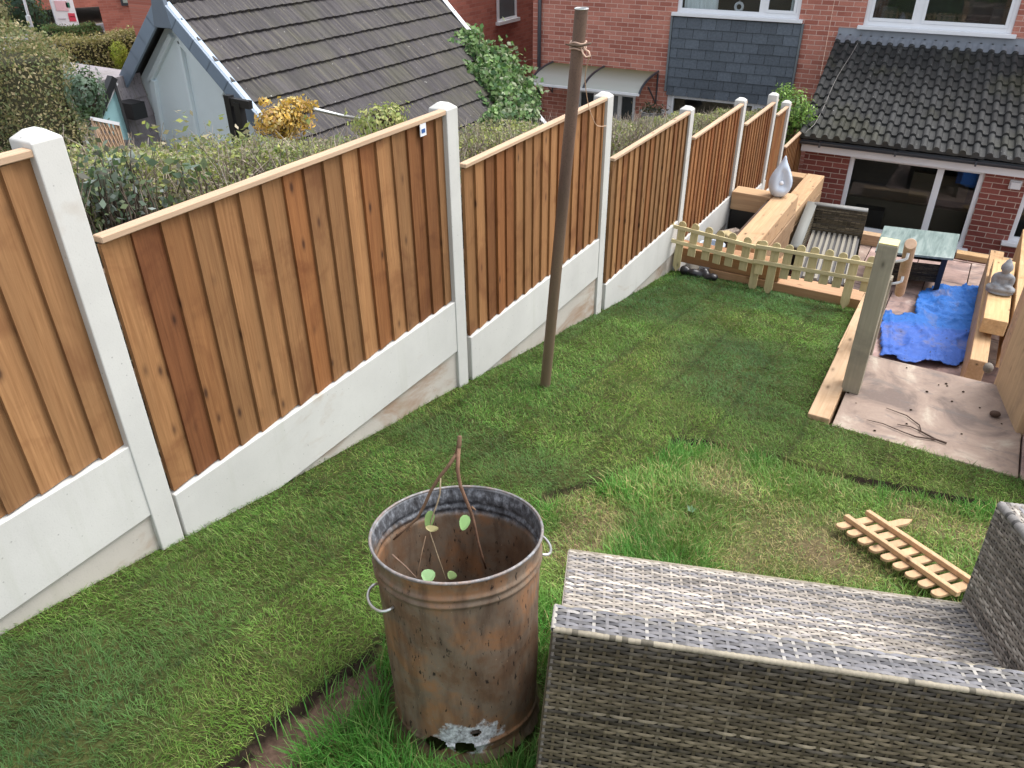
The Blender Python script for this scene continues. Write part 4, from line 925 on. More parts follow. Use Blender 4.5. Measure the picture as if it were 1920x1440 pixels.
def twigs(name, A, B, r, col, parent=None, bend=.03, seed=0):
    g = np.random.default_rng(seed); n = len(A); mid = (A+B)/2+g.normal(0, bend, (n, 3)); V = []; 
    e = g.normal(0, 1, (n, 3)); t = (B-A)/(np.linalg.norm(B-A, axis=1)[:, None]+1e-9); u = np.cross(t, e); u /= np.linalg.norm(u, axis=1)[:, None]+1e-9; v = np.cross(t, u)
    rings = []
    for P, k in ((A, 1.0), (mid, .75), (B, .35)):
        for a in (0, 2.094, 4.189): rings.append(P+(u*math.cos(a)+v*math.sin(a))*r*k)
    V = np.stack(rings, 1).reshape(-1, 3); b = np.arange(n)[:, None]*9; F = []
    for j in (0, 3):
        for k in range(3): F.append(b+np.array([[j+k, j+(k+1) % 3, j+3+(k+1) % 3, j+3+k]]))
    c = np.array(col)[g.integers(0, len(col), n)]*g.uniform(.6, 1.3, (n, 1))
    return npmesh(name, V, np.concatenate(F), M['twig'], parent, np.repeat(c, 9, 0))
def hedge_fence():
    root = empty('privet_hedge', (-2.9, 6, -4), label='long trimmed privet hedge with bare twiggy sides just behind the wooden fence', cat='hedge')
    g = np.random.default_rng(3); top = lambda y: -.545-.188*y
    def band(n, y0, y1):
        y = g.uniform(y0, y1, n); x = g.uniform(-3.25, -2.58, n); d = np.abs(g.normal(0, np.where(y < 4.5, .075, .12), n)); z = top(y)-d+.05*(vnoise(x, y, 4, 70)-.5)+.09*(vnoise(x, y, 1.2, 71)-.5)-.16*np.clip((x+2.80)/.22, 0, 1)
        return np.stack([x, y, z], 1), d
    P, d = band(46000, .2, 5.0); P2, d2 = band(36000, 5.0, 13.6); P = np.concatenate([P, P2]); d = np.concatenate([d, d2])
    k = g.random(len(P)) < np.clip(1.05-d*2.2, .08, 1)*np.where(vnoise(P[:, 0]*.6, P[:, 1], 1.5, 72) > .35, 1, .55); P = P[k]
    Q = []
    for (px, py) in ((285, 235), (345, 215), (330, 235), (395, 235), (425, 225), (450, 230), (575, 225), (270, 240), (640, 215), (700, 215)):
        q = on_x(px, py, -3.05); n = 16; Q.append(q+np.stack([g.normal(0, .02, n), g.normal(0, .03, n), g.uniform(-.22, .03, n)], 1))
    Q = np.concatenate(Q); P = np.concatenate([P, Q]); sz = np.concatenate([np.where(P[:-len(Q), 1] < 5, .024, .034), np.full(len(Q), .038)])
    cg = np.array([(.22, .25, .075), (.29, .32, .10), (.17, .225, .08), (.38, .40, .11), (.31, .27, .16), (.37, .32, .23), (.25, .28, .15)])
    leaves('foliage', P, np.array([0, 0, .8]), sz, cg, M['leaf'], root, .5, 4)
    n = 10000; y = g.uniform(.0, 8, n)**1.0; x = g.uniform(-3.25, -2.56, n); A = np.stack([x, y, top(y)-g.uniform(.35, 1.3, n)], 1); h = g.uniform(.25, .6, n)
    B = A+np.stack([g.normal(0, .08, n), g.normal(0, .10, n), h], 1); B[:, 2] = np.minimum(B[:, 2], top(y)+g.normal(.0, .04, n))
    tc = [(.30, .245, .19), (.38, .32, .265), (.22, .175, .13), (.44, .385, .335)]
    twigs('stems', A, B, .0042, tc, root, .04, 5)
    n = 12000; y = g.uniform(.3, 12, n); x = g.uniform(-3.2, -2.6, n); A = np.stack([x, y, top(y)-g.uniform(.05, .5, n)], 1); B = A+np.stack([g.normal(0, .05, n), g.normal(0, .06, n), g.uniform(.06, .17, n)], 1)
    twigs('twiglets', A, B, .0025, tc, root, .015, 6)
    # thicker trunks and an inner mass of dead growth
    n = 60; y = g.uniform(.2, 13, n); A = np.stack([g.uniform(-3.1, -2.7, n), y, top(y)-2.2], 1); B = A+np.stack([g.normal(0, .12, n), g.normal(0, .15, n), g.uniform(1.4, 1.9, n)], 1); twigs('trunks', A, B, .016, [(.10, .08, .06)], root, .06, 7)
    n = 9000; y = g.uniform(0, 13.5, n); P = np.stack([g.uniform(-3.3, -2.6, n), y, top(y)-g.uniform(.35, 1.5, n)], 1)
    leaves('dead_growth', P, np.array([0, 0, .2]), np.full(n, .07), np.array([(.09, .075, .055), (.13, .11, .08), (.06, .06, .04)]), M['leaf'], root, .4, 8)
hedge_fence()
def holly():
    root = empty('holly_bush', on_x(235, 370, -2.62), label='dark blue green holly leaves poking through the hedge beside the nearest full post', cat='bush')
    g = np.random.default_rng(11); P = []
    for (px, py, n, r) in ((225, 310, 70, .045), (205, 360, 150, .06), (190, 410, 120, .06), (345, 320, 40, .03), (235, 350, 90, .06), (300, 385, 60, .04), (175, 330, 60, .05)):
        c = on_x(px, py, -2.60); P.append(c+g.normal(0, 1, (n, 3))*np.array([.05, r, r]))
    P = np.concatenate(P); leaves('foliage', P, np.array([.6, -.5, .5]), np.full(len(P), .029)*g.uniform(.6, 1.4, len(P)), np.array([(.075, .12, .075), (.12, .165, .12), (.25, .29, .27), (.055, .09, .05), (.15, .19, .10), (.10, .10, .08)]), M['leaf'], root, .6, 12)
    A = P[::6]; twigs('stems', A-np.array([0, 0, .25]), A, .005, [(.10, .08, .06)], root, .02, 13)
holly()
def bush(name, label, cat, c, rad, n, size, cols, seed, stem=(.12, .09, .06), aspect=.5, shell=.6, blobs=((0, 0, 0, 1),), nzs=1.5):
    g = np.random.default_rng(seed); c = np.asarray(c, float); rad = np.asarray(rad, float); root = empty(name, c-np.array([0, 0, rad[2]]), label=label, cat=cat); Ps, Ns = [], []
    wt = np.array([float(b[3])**2 for b in blobs]); wt /= wt.sum()
    for b, q in zip(blobs, wt):
        m = int(n*q); d = g.normal(0, 1, (m, 3)); d /= np.linalg.norm(d, axis=1)[:, None]; r = g.uniform(shell**3, 1, m)**(1/3); lump = .62+.76*vnoise(d[:, 0]*2+d[:, 2], d[:, 1]*2-d[:, 2]*.7, nzs*1.6, seed % 90)
        Ps.append(c+rad*np.array(b[:3])+d*(r*lump)[:, None]*rad*b[3]); Ns.append(d*.8)
    P = np.concatenate(Ps); leaves('crown', P, np.concatenate(Ns), np.full(len(P), size), np.array(cols), M['leaf'], root, aspect, seed)
    k = g.integers(0, len(P), 110); B = P[k]; A = c+(B-c)*.15-np.array([0, 0, rad[2]*.6]); twigs('trunk', A, B, .007*max(rad)+.0025, [stem], root, .05*max(rad), seed+1)
    return root
c = on_x(528, 205, -4.05); bush('yellow_shrub', 'golden yellow leaved shrub between the hedge and the pitched roof', 'shrub', c+np.array([0, .02, -.05]), (.165, .235, .14), 1900, .034, [(.62, .38, .06), (.72, .48, .11), (.52, .32, .09), (.66, .54, .24), (.46, .27, .11)], 21, nzs=2.2, blobs=((0, -.45, -.1, .72), (0, .35, .25, .55), (0, .0, -.55, .6), (0, .95, .15, .30), (.0, -.7, .9, .18), (.0, .55, -.5, .45)))
bush('euonymus_shrub', 'small pale yellow green shrub standing above the hedge by the second post', 'shrub', on_x(712, 228, -3.3), (.14, .25, .10), 1100, .028, [(.36, .38, .12), (.27, .33, .10), (.44, .43, .18)], 23)
bush('laurel_shrub', 'bright green leafy shrub at the far end of the fence by the tiled roof', 'shrub', on_y(1500, 200, 11.9)+np.array([-.12, .15, -.1]), (.30, .32, .36), 2600, .05, [(.16, .30, .06), (.26, .42, .10), (.32, .48, .13), (.12, .20, .07)], 25, blobs=((0, 0, 0, .8), (-.5, 0, .5, .5), (.5, 0, -.2, .6), (-.3, 0, -.9, .6)))
# ivy on the garage roof
RA, RTAN = np.array([-8.9, 7.0, -1.12]), .916           # ridge line x,z ; slope
def on_roof(px, py):
    v = ray(px, py); nrm = np.array([RTAN, 0, 1.0]); return v*((nrm@RA)/(nrm@v))
def ivy():
    root = empty('ivy', on_roof(950, 200), label='green ivy creeping over the far verge of the dark tiled roof', cat='climber')
    g = np.random.default_rng(31); poly = np.array([(868, 62), (885, 70), (905, 95), (945, 108), (965, 135), (985, 165), (1000, 190), (1003, 240), (890, 240), (905, 222), (925, 205), (905, 168), (885, 140), (890, 120), (872, 100)]); P = []
    while len(P) < 4300:
        x, y = g.uniform(860, 1005), g.uniform(60, 240)
        if inpoly(np.array([x]), np.array([y]), poly)[0]: P.append(on_roof(x, y)+np.array([.35, 0, .38])*abs(g.normal(0, .28))**1.2+np.array([0, 0, .03]))
    for (a, b) in (((905, 95), (838, 78)), ((888, 130), (870, 120)), ((905, 165), (872, 128)), ((925, 215), (893, 178)), ((870, 78), (864, 58)), ((880, 80), (850, 68))):
        for t in np.linspace(0, 1, 26): P.append(on_roof(a[0]+(b[0]-a[0])*t+g.normal(0, 2), a[1]+(b[1]-a[1])*t+g.normal(0, 2))+np.array([.03, 0, .04]))
    P = np.array(P); leaves('foliage', P, np.array([.6, -.3, .8]), np.full(len(P), .082), np.array([(.095, .20, .06), (.16, .28, .09), (.24, .36, .14), (.06, .135, .05), (.33, .39, .24)]), M['leaf'], root, .8, 32, .6)
    k = g.integers(0, len(P), 300); twigs('stems', P[k]-np.array([.05, 0, .05]), P[k]+g.normal(0, .12, (300, 3)), .005, [(.14, .11, .08)], root, .03, 33)
ivy()

# ------------------------------------------------------------------ neighbour's garage with steep tiled roof
def garage():
    root = empty('garage', (-8.5, 9, -4.6), label='neighbouring building with pale blue gable and steep dark tiled roof', cat='garage')
    Y0, Y1, GA = 6.86, 12.0, .315; xr, zr = RA[0], RA[2]; sl = math.hypot(1, RTAN); ux, uz = 1/sl, -RTAN/sl; nx, nz = RTAN/sl, 1/sl
    m = MB(); ncol = int((Y1-Y0)/.15)
    for side, nc in ((1, 12), (-1, 5)):
        for i in range(nc):
            for k in range(2):
                pass
            s0, s1 = i*GA-.02, (i+1)*GA+.03; V = []; prof = []; ys_ = np.linspace(Y0, Y1, ncol*6+1)
            for y in ys_:
                f = ((y-Y0)/.15) % 1; h = .010*(1 if .1 < f < .42 else (.0 if f > .5 or f < .02 else .5))+.004*math.sin(y*9+i)
                prof.append(h)
            C = []
            for (s, lift, dn) in ((s0, .0, 0), (s1, .042, 0), (s1, .002, 1)):
                for y, h in zip(ys_, prof):
                    hh = lift+(h if not dn else h*.2); V.append((xr+side*(ux*s+nx*hh), y, zr+uz*s+nz*hh)); tn = .55+.55*vnoise(np.array([y*14]), np.array([i*7.3]), 1.0, 80)[0]+.45*vnoise(np.array([y*40]), np.array([i*3.3]), 1.0, 81)[0]; C.append((tn, tn*.985, tn))
            n = len(ys_); F = []
            for r in (0, 1):
                for j in range(n-1): f = (r*n+j, r*n+j+1, (r+1)*n+j+1, (r+1)*n+j); F.append(f[::-1] if side > 0 else f)
            m.add(V, F, np.array(C))
    roof = m.build('roof', M['gtile'], root)
    d = MB(); T = .10
    for side, L in ((1, 12*GA), (-1, 5*GA)):
        a = np.array([xr, Y0+.02, zr-.02]); b = a+np.array([side*ux*L, 0, uz*L]); d.add([a, b, b+np.array([0, Y1-Y0-.04, 0]), a+np.array([0, Y1-Y0-.04, 0])], [(0, 1, 2, 3)], (.2, .2, .2))
    d.build('roof_underlay', M['black'], roof)
    MB().tube([(xr, Y0, zr+.0), (xr, Y1, zr+.0)], .09, 12).build('ridge', M['gtile'], roof, smooth=True)
    for ye, yo in ((Y0, -1), (Y1, 1)):
        for side, nn in ((1, 12), (-1, 5)):
            m = MB()
            for i in range(nn):
                s0, s1 = i*GA, (i+1)*GA+.015; a = np.array([xr+side*ux*s0, ye, zr+uz*s0]); u = np.array([side*ux, 0, uz])*(s1-s0); nrm = np.array([side*nx, 0, nz]); l0 = .03+.015
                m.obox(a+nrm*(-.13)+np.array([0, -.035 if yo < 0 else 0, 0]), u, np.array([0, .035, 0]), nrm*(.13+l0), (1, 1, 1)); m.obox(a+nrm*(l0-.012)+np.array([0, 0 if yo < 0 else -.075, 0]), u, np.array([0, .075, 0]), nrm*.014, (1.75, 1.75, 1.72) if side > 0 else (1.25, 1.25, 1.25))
            m.build('verge_cap', plain('verge_cap_%d' % side, (.17, .22, .285), .45, usecol=True) if ye == Y0 else M['white'], root, bevel=.004)
    MB().poly([(xr-.16, Y0-.04, zr-.30), (xr+.16, Y0-.04, zr-.30), (xr+.10, Y0-.04, zr+.05), (xr, Y0-.04, zr+.10), (xr-.10, Y0-.04, zr+.05)], (0, 1, 0), .06).build('apex_cap', M['verge'], root, bevel=.006)
    Yg = 7.1; zb = -4.7; w = MB()
    P = [(xr-1.18, Yg, zb), (xr+2.6, Yg, zb), (xr+2.6, Yg, zr-.10-2.6*RTAN), (xr, Yg, zr-.06), (xr-1.18, Yg, zr-.06-1.18*RTAN)]
    w.poly(P[::1], (0, 1, 0), .2); wall = w.build('gable_wall', M['render'], root)
    MB().box((xr+2.3, Yg+.21, zb), (xr+2.5, Y1-.15, -3.5)).build('side_wall', M['render'], root); MB().poly([(xr-1.18, Y1-.3, zb), (xr+2.6, Y1-.3, zb), (xr+2.6, Y1-.3, zr-.1-2.6*RTAN), (xr, Y1-.3, zr-.06), (xr-1.18, Y1-.3, zr-.06-1.18*RTAN)], (0, 1, 0), .2).build('rear_wall', M['render'], root)
    for (a, b, wd) in (((322, 66), (281, 152), .07), ((334, 70), (421, 176), .09), ((336, 76), (372, 262), .06), ((287, 150), (305, 262), .10)):
        p, q = on_y(*a, Yg-.03), on_y(*b, Yg-.03); MB().beam(p, q, .06, wd, (1, 0, .3), (1, 1, 1)).build('gable_batten', M['render'], root, bevel=.006)
    # dark framed lean-to at the right corner
    for x in (428, 447): p = on_y(x, 178 if x == 428 else 192, 6.6); MB().box((p[0]-.045, 6.56, -4.4), (p[0]+.045, 6.64, p[2])).build('frame_post', M['black'], root)
    p, q = on_y(428, 189, 6.6), on_y(470, 197, 6.6); MB().beam(p, q, .06, .09).build('frame_bar', M['black'], root)
    # hung-tile side with a teal dormer
    m = MB(); top = np.array([-9.93, 7.08, -2.10])
    for i in range(5):
        a0 = top+np.array([.055*i, 0, -.24*i]); V = [a0+np.array([.0, -2.2, 0]), a0, a0+np.array([.075, 0, -.25]), a0+np.array([.075, -2.2, -.25]), a0+np.array([.04, -2.2, -.25]), a0+np.array([.04, 0, -.25])]
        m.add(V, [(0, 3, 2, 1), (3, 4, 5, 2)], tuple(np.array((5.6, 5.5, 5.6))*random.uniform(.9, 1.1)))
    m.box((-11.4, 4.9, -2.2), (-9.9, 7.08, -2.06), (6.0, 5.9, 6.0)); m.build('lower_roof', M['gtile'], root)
    tp = [on_x(212, 150, -9.55), on_x(246, 262, -9.45), on_x(222, 262, -9.45), on_x(190, 222, -9.5)]
    MB().poly(tp[::-1], (-.9, 0, .1), .10).build('dormer_panel', M['teal'], root); MB().beam(on_x(211, 145, -9.5), on_x(181, 222, -9.5), .10, .08).build('dormer_barge', M['black'], root); MB().beam(on_x(213, 150, -9.5), on_x(245, 258, -9.4), .03, .04).build('dormer_barge', M['black'], root)
    MB().beam(on_x(217, 155, -9.52), on_x(186, 222, -9.52), .05, .04).build('dormer_trim', M['whitew'], root)
    p = on_x(262, 208, -9.5); MB().box((p[0]-.3, p[1]-.10, p[2]-.10), (p[0]-.0, p[1]+.10, p[2]+.10)).build('roof_vent', M['black'], root)
garage()
# trellis offcut and pipe beside it
def trellis():
    root = empty('trellis', on_x(195, 240, -6.0), label='small pale lattice trellis piece showing above the hedge', cat='trellis'); a = on_x(172, 222, -6.0); b = on_x(221, 232, -6.0); u = b-a; dn = np.array([0, 0, -.30])
    MB().beam(a, b, .04, .025).build('top_rail', M['whitew'], root)
    for sgn in (1, -1):
        m = MB()
        for k in range(-2, 7):
            f0 = k/6+(.0 if sgn > 0 else .25); p = a+u*min(max(f0, 0), 1); q = a+u*min(max(f0+.38*sgn, 0), 1)+dn; m.beam(p+np.array([.004*sgn, 0, 0]), q+np.array([.004*sgn, 0, 0]), .008, .018, (1, 0, 0))
        m.build('lattice', M['cap'], root)
trellis()
tag(MB().tube([on_x(590, 205, -3.75), on_x(640, 217, -3.75), on_x(690, 226, -3.75)], .012, 8).build('clothes_prop', M['metal'], smooth=True), 'thin grey metal rod sloping behind the hedge by the yellow shrub', 'rod')

# ------------------------------------------------------------------ houses
HR = R(2.446); HZ = GZ
def hroot(name, s, d, label): 
    p = np.array([-2.2+s*math.cos(HR)-d*math.sin(HR), 12+s*math.sin(HR)+d*math.cos(HR), HZ]); o = empty(name, p, HR, label, 'house'); o['_s'] = s; o['_d'] = d; return o
def H2(o, mb, name, mat, parent=None, **k):
    s, d = o['_s'], o['_d']; mb.V = [(x-s, y-d, z-HZ) for x, y, z in mb.V]
    return mb.build(name, mat, parent or o, local=True, **k)
def wallrect(mb, s0, s1, z0, z1, d, holes, th=.1):
    S = sorted({s0, s1, *[h[0] for h in holes], *[h[1] for h in holes]}); Zs = sorted({z0, z1, *[h[2] for h in holes], *[h[3] for h in holes]})
    for a, b in zip(S[:-1], S[1:]):
        for c, e in zip(Zs[:-1], Zs[1:]):
            ms, mz = (a+b)/2, (c+e)/2
            if any(h[0] < ms < h[1] and h[2] < mz < h[3] for h in holes): continue
            mb.add([(a, d, c), (b, d, c), (b, d, e), (a, d, e)], [(0, 1, 2, 3)])
    for (a, b, c, e) in holes:
        for q in ([(a, d, c), (a, d+th, c), (a, d+th, e), (a, d, e)], [(b, d, c), (b, d, e), (b, d+th, e), (b, d+th, c)], [(a, d, e), (a, d+th, e), (b, d+th, e), (b, d, e)], [(a, d, c), (b, d, c), (b, d+th, c), (a, d+th, c)]): mb.add(q, [(0, 1, 2, 3)])
def window(o, s0, s1, z0, z1, d, mull=(), fw=.055, sill=True, room=.9, transoms=(), inner=()):
    f = MB(); dd = d+.035
    f.box((s0, dd, z0), (s0+fw, dd+.05, z1)); f.box((s1-fw, dd, z0), (s1, dd+.05, z1)); f.box((s0+fw, dd, z0), (s1-fw, dd+.05, z0+fw)); f.box((s0+fw, dd, z1-fw), (s1-fw, dd+.05, z1))
    for mlt in mull: f.box((mlt-fw*.7, dd+.002, z0+fw), (mlt+fw*.7, dd+.048, z1-fw))
    for (a, b, z) in transoms: f.box((a, dd+.003, z-.02), (b, dd+.047, z+.02))
    for (a, b) in inner:
        t = .045
        for q in (((a, z0+fw), (a+t, z1-fw)), ((b-t, z0+fw), (b, z1-fw)), ((a+t, z0+fw), (b-t, z0+fw+t)), ((a+t, z1-fw-t), (b-t, z1-fw))): f.box((q[0][0], dd-.012, q[0][1]), (q[1][0], dd+.03, q[1][1]))
    fr = H2(o, f, 'window', M['white'], bevel=.004)
    p = MB(); p.box((s0+fw*.5, dd+.020, z0+fw*.5), (s1-fw*.5, dd+.026, z1-fw*.5)); H2(o, p, 'pane', M['glass'], fr)
    if sill: s_ = MB(); s_.box((s0-.07, d-.075, z0-.05), (s1+.07, d+.034, z0+.006)); H2(o, s_, 'sill', M['white'], fr, bevel=.006)
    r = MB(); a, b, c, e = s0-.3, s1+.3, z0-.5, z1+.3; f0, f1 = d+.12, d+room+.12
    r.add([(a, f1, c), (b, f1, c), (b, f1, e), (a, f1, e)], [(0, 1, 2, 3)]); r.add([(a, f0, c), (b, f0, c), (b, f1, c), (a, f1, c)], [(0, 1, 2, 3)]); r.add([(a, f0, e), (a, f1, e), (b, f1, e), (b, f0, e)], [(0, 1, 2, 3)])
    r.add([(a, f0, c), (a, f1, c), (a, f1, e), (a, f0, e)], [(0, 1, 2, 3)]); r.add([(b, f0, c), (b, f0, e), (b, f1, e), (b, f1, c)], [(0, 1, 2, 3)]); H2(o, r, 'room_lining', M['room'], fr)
    return fr
def houses():
    o = hroot('brick_house', 0, 2.6, 'brick house with a dark tiled single storey extension and white windows')
    top = .6; D = 2.6
    w_ = MB(); wallrect(w_, -.30, 7.2, GZ, top, D, [(.19, 2.27, -1.89, -.65)]); w_.box((-.30, D+.13, GZ), (7.2, D+8, GZ+.01)); w_.add([(7.2, D, GZ), (7.2, D+8, GZ), (7.2, D+8, top), (7.2, D, top)], [(0, 1, 2, 3)]); wall = H2(o, w_, 'wall', M['brick'])
    fr = window(o, .19, 2.27, -1.89, -.65, D, (.965,), .07, inner=((.26, .92), (1.01, 2.20)))
    b = MB()
    for k, (a, h) in enumerate(((.36, .30), (1.2, .22), (1.55, .14), (1.95, .35))): b.box((a, D+.45, -2.2), (a+.25, D+.7, -1.95+h), (.5, .45, .4))
    H2(o, b, 'room_furniture', M['room'], fr)
    # trailing plant spray on the window
    # main roof
    r = MB(); 
    r.obox((-6.0, D-.35, top-.1), (13.5, 0, 0), (0, 4.4, 2.6), (0, -.05, .08), (.9, .9, .9)); r.obox((-6.0, D+8.1, top), (13.5, 0, 0), (0, -4.05, 2.4), (0, .05, .08), (.9, .9, .9)); H2(o, r, 'main_roof', M['tile'])
    # extension walls
    Hh = [(.66, 2.36, -4.30, -3.21), (2.86, 4.1, -4.10, -3.30)]
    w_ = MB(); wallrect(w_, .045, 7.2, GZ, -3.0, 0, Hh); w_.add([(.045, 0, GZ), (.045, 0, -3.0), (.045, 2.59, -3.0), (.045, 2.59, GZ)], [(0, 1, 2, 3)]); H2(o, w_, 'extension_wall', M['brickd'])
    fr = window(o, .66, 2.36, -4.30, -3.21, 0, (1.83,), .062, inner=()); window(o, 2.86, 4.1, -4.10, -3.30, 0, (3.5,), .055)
    b = MB(); b.box((.7, .5, -4.5), (2.3, .62, -3.95), (1.6, 1.4, 1.1)); b.box((.85, .3, -4.6), (1.25, .5, -4.05), (.3, .3, .3)); b.box((1.5, .75, -3.9), (2.25, .85, -3.55), (2.2, 1.9, 1.5)); b.box((2.05, .35, -3.52), (2.28, .5, -3.34), (.3, .9, 3.5)); H2(o, b, 'room_furniture', plain('room_furniture', (.07, .065, .055), .8, usecol=True), fr)
    q = MB(); q.box((2.66, -.03, -3.40), (2.80, .001, -3.28)); q.box((2.675, -.07, -3.385), (2.785, -.03, -3.295)); H2(o, q, 'wall_light', M['whitew'], bevel=.006)
    # fascia, gutter
    f = MB(); f.box((.0, -.16, -3.20), (7.3, -.135, -3.045)); f.box((.0, -.135, -3.20), (7.3, .0-.002, -3.185)); H2(o, f, 'fascia', M['whitew'])
    g = MB(); n = 10; V = []; F = []
    for s in (-.02, 7.3):
        for r_ in (.055, .045):
            for k in range(n+1): a = math.pi+math.pi*k/n; V.append((s, -.222+r_*math.cos(a), -3.035+r_*math.sin(a)))
    m_ = n+1
    for k in range(n): F += [(k, k+1, 2*m_+k+1, 2*m_+k), (m_+k, 3*m_+k, 3*m_+k+1, m_+k+1)]
    g.add(V, F); 
    for s in (.25, .68+.55, 2.2, 3.2, 4.2): g.box((s-.012, -.282, -3.10), (s+.012, -.16, -3.03))
    H2(o, g, 'gutter', M['darkgrey'])
    # roll tiles
    E0, E1 = np.array([-.25, -3.005]), np.array([2.56, -2.10]); nc = 11; per = .156; m = MB(); sl = np.linalg.norm(E1-E0); up = (E1-E0)/sl; nrm = np.array([-up[1], up[0]])
    S0, S1 = -.06, 7.25; nn = int((S1-S0)/per)*12; ss = np.linspace(S0, S0+int((S1-S0)/per)*per, nn+1)
    f = ((ss-S0)/per) % 1; prof = np.where(f < .58,   .056*np.sqrt(np.clip(1-((f-.29)/.29)**2, 0, 1)), .006*np.cos((f-.79)/.21*1.57)*-1+.002)
    for i in range(nc):
        a = sl*i/nc; b = sl*(i+1)/nc+.05; V = []; C = []; jit = rng.normal(0, .004, nn//12+2); tn_ = rng.uniform(.7, 1.25, nn//12+2)
        k = np.minimum(((ss-S0)/per+1e-6).astype(int), len(jit)-1); shear = lambda t: -.10*t/sl
        for (t, lift, flat) in ((a, .002, .10), (a, .040, 1.0), (b, .004, 1.0)):
            for s, h, kk in zip(ss, prof, k):
                hh = lift+h*flat; tj = t-(jit[kk] if t == a else 0)
                V.append((s+shear(t), E0[0]+up[0]*tj+nrm[0]*hh, E0[1]+up[1]*tj+nrm[1]*hh)); C.append((tn_[kk],)*3)
        n = len(ss); F = []
        for r_ in (0, 1):
            for j in range(n-1): F.append((r_*n+j, r_*n+j+1, (r_+1)*n+j+1, (r_+1)*n+j))
        m.add(V, F, np.array(C))
    rf = H2(o, m, 'extension_roof', M['tile'])
    u_ = MB(); u_.add([(S0, E0[0]+.03, E0[1]-.015), (S1, E0[0]+.03, E0[1]-.015), (S1-.1, E1[0], E1[1]-.02), (S0-.1, E1[0], E1[1]-.02)], [(0, 1, 2, 3)]); H2(o, u_, 'roof_underlay', M['black'], rf)
    m = MB(); V = []
    for (t, lift, dm) in ((sl-.20, .042, .95), (sl-.10, .045, .8), (sl-.02, .05, .35), (sl+.0, .07, .0), (sl+.001, .17, 0)):
        for s, h in zip(ss, prof): V.append((s-.10, E0[0]+up[0]*t+nrm[0]*(lift+h*dm) if t < sl else D-.006, E0[1]+up[1]*t+nrm[1]*(lift+h*dm)))
    n = len(ss); F = [(r_*n+j, r_*n+j+1, (r_+1)*n+j+1, (r_+1)*n+j) for r_ in range(4) for j in range(n-1)]; m.add(V, F); H2(o, m, 'flashing', M['lead'], rf, smooth=True)
    # cable down the roof
    cb = MB(); P = []
    for t in np.linspace(1.02, 0, 14):
        P.append((.03+.22*t-.10*t+.018*math.sin(t*9)+(.05 if t > .05 else .0), E0[0]+up[0]*sl*t+nrm[0]*.09, E0[1]+up[1]*sl*t+nrm[1]*.085))
    cb.tube(P, .0038, 6); H2(o, cb, 'cable', plain('grey_cable', (.30, .28, .26), .6), rf, smooth=True)
    # ---------------- attached neighbour
    o2 = hroot('brick_house', -5.66, 2.6, 'brick house with slate hung bay, curved door canopy and white windows')
    sl0, sl1 = -2.93, -.72
    Hn = [(-2.87, -.80, -1.86, -.6), (-2.90, -.66, -4.4, -3.17), (-4.70, -3.50, GZ+.05, -3.30)]
    w_ = MB(); wallrect(w_, -5.66, -.305, GZ, top, D, Hn); w_.add([(-5.66, D, GZ), (-5.66, D, top), (-5.66, D+8, top), (-5.66, D+8, GZ)], [(0, 1, 2, 3)]); H2(o2, w_, 'wall', M['brick'])
    fu = window(o2, -2.87, -.80, -1.86, -.6, D, (-1.42,), .07, inner=((-1.37, -.87),)); window(o2, -2.90, -.66, -4.4, -3.17, D, (-1.25,), .075, inner=((-2.82, -1.30), (-1.2, -.74)))
    c_ = MB(); 
    for (a, b) in ((-2.78, -2.20), (-.98, -.88)):
        V = []; n = 24
        for z in (-1.86, -.62):
            for k in range(n+1): V.append((a+(b-a)*k/n, D+.135+.03*math.sin(k*1.9), z))
        c_.add(V, [(k, k+1, n+1+k+1, n+1+k) for k in range(n)])
    H2(o2, c_, 'curtain', M['curtain'], fu, smooth=True)
    ri = MB(); ri.tube([(-1.83+.062*math.cos(t), D+.12, -1.735+.062*math.sin(t)) for t in np.linspace(0, 6.283, 25)], .022, 10, cap=False); ri.tube([(-1.83, D+.12, -1.67), (-1.83, D+.12, -1.2)], .004, 5); H2(o2, ri, 'ring_ornament', M['whitew'], fu, smooth=True)
    # slate hanging
    m = MB(); z = -1.93; row = 0
    while z > -3.15:
        h = .162; x = sl0+.02-(.085 if row % 2 else .0)*1.5
        while x < sl1-.02:
            a, b = max(x, sl0+.02), min(x+.252, sl1-.02)
            if b-a > .02: tn = np.array((.105, .125, .15))*random.uniform(.82, 1.18); m.add([(a+.0015, D-.022, z), (b-.0015, D-.022, z), (b-.0015, D-.040, z-h-.01), (a+.0015, D-.040, z-h-.01), (b-.0015, D-.024, z-h-.01), (a+.0015, D-.024, z-h-.01)], [(0, 3, 2, 1), (3, 5, 4, 2)], tuple(tn))
            x += .256
        z -= h; row += 1
    m.box((sl0+.015, D-.02, -3.17), (sl1-.015, D-.003, -1.92), (.03, .035, .04)); sl_ = H2(o2, m, 'slate_cladding', M['slate'])
    t_ = MB(); t_.box((sl0-.02, D-.05, -3.17), (sl0+.014, D-.002, -1.92)); t_.box((sl1-.014, D-.05, -3.17), (sl1+.02, D-.002, -1.92)); H2(o2, t_, 'cladding_trim', plain('grey_trim', (.14, .16, .175), .5), sl_)
    # canopy
    cs0, cs1, cy, cz = -5.22, -3.10, D, -2.86; m = MB(); n = 12
    xs_ = np.linspace(cs0, cs1, 9); V = []; C = []
    for k in range(n+1):
        a = k/n; yy = cy-.02-.95*math.sin(a*1.45); zz = cz-.24*(1-math.cos(a*1.45))
        for x in xs_: V.append((x, yy, zz)); C.append((max(0, 1-a*1.7), 0, 0))
    F = [(k*9+j, k*9+j+1, (k+1)*9+j+1, (k+1)*9+j) for k in range(n) for j in range(8)]; m.add(V, F, np.array(C)); cn = H2(o2, m, 'door_canopy', M['canopy'], smooth=True)
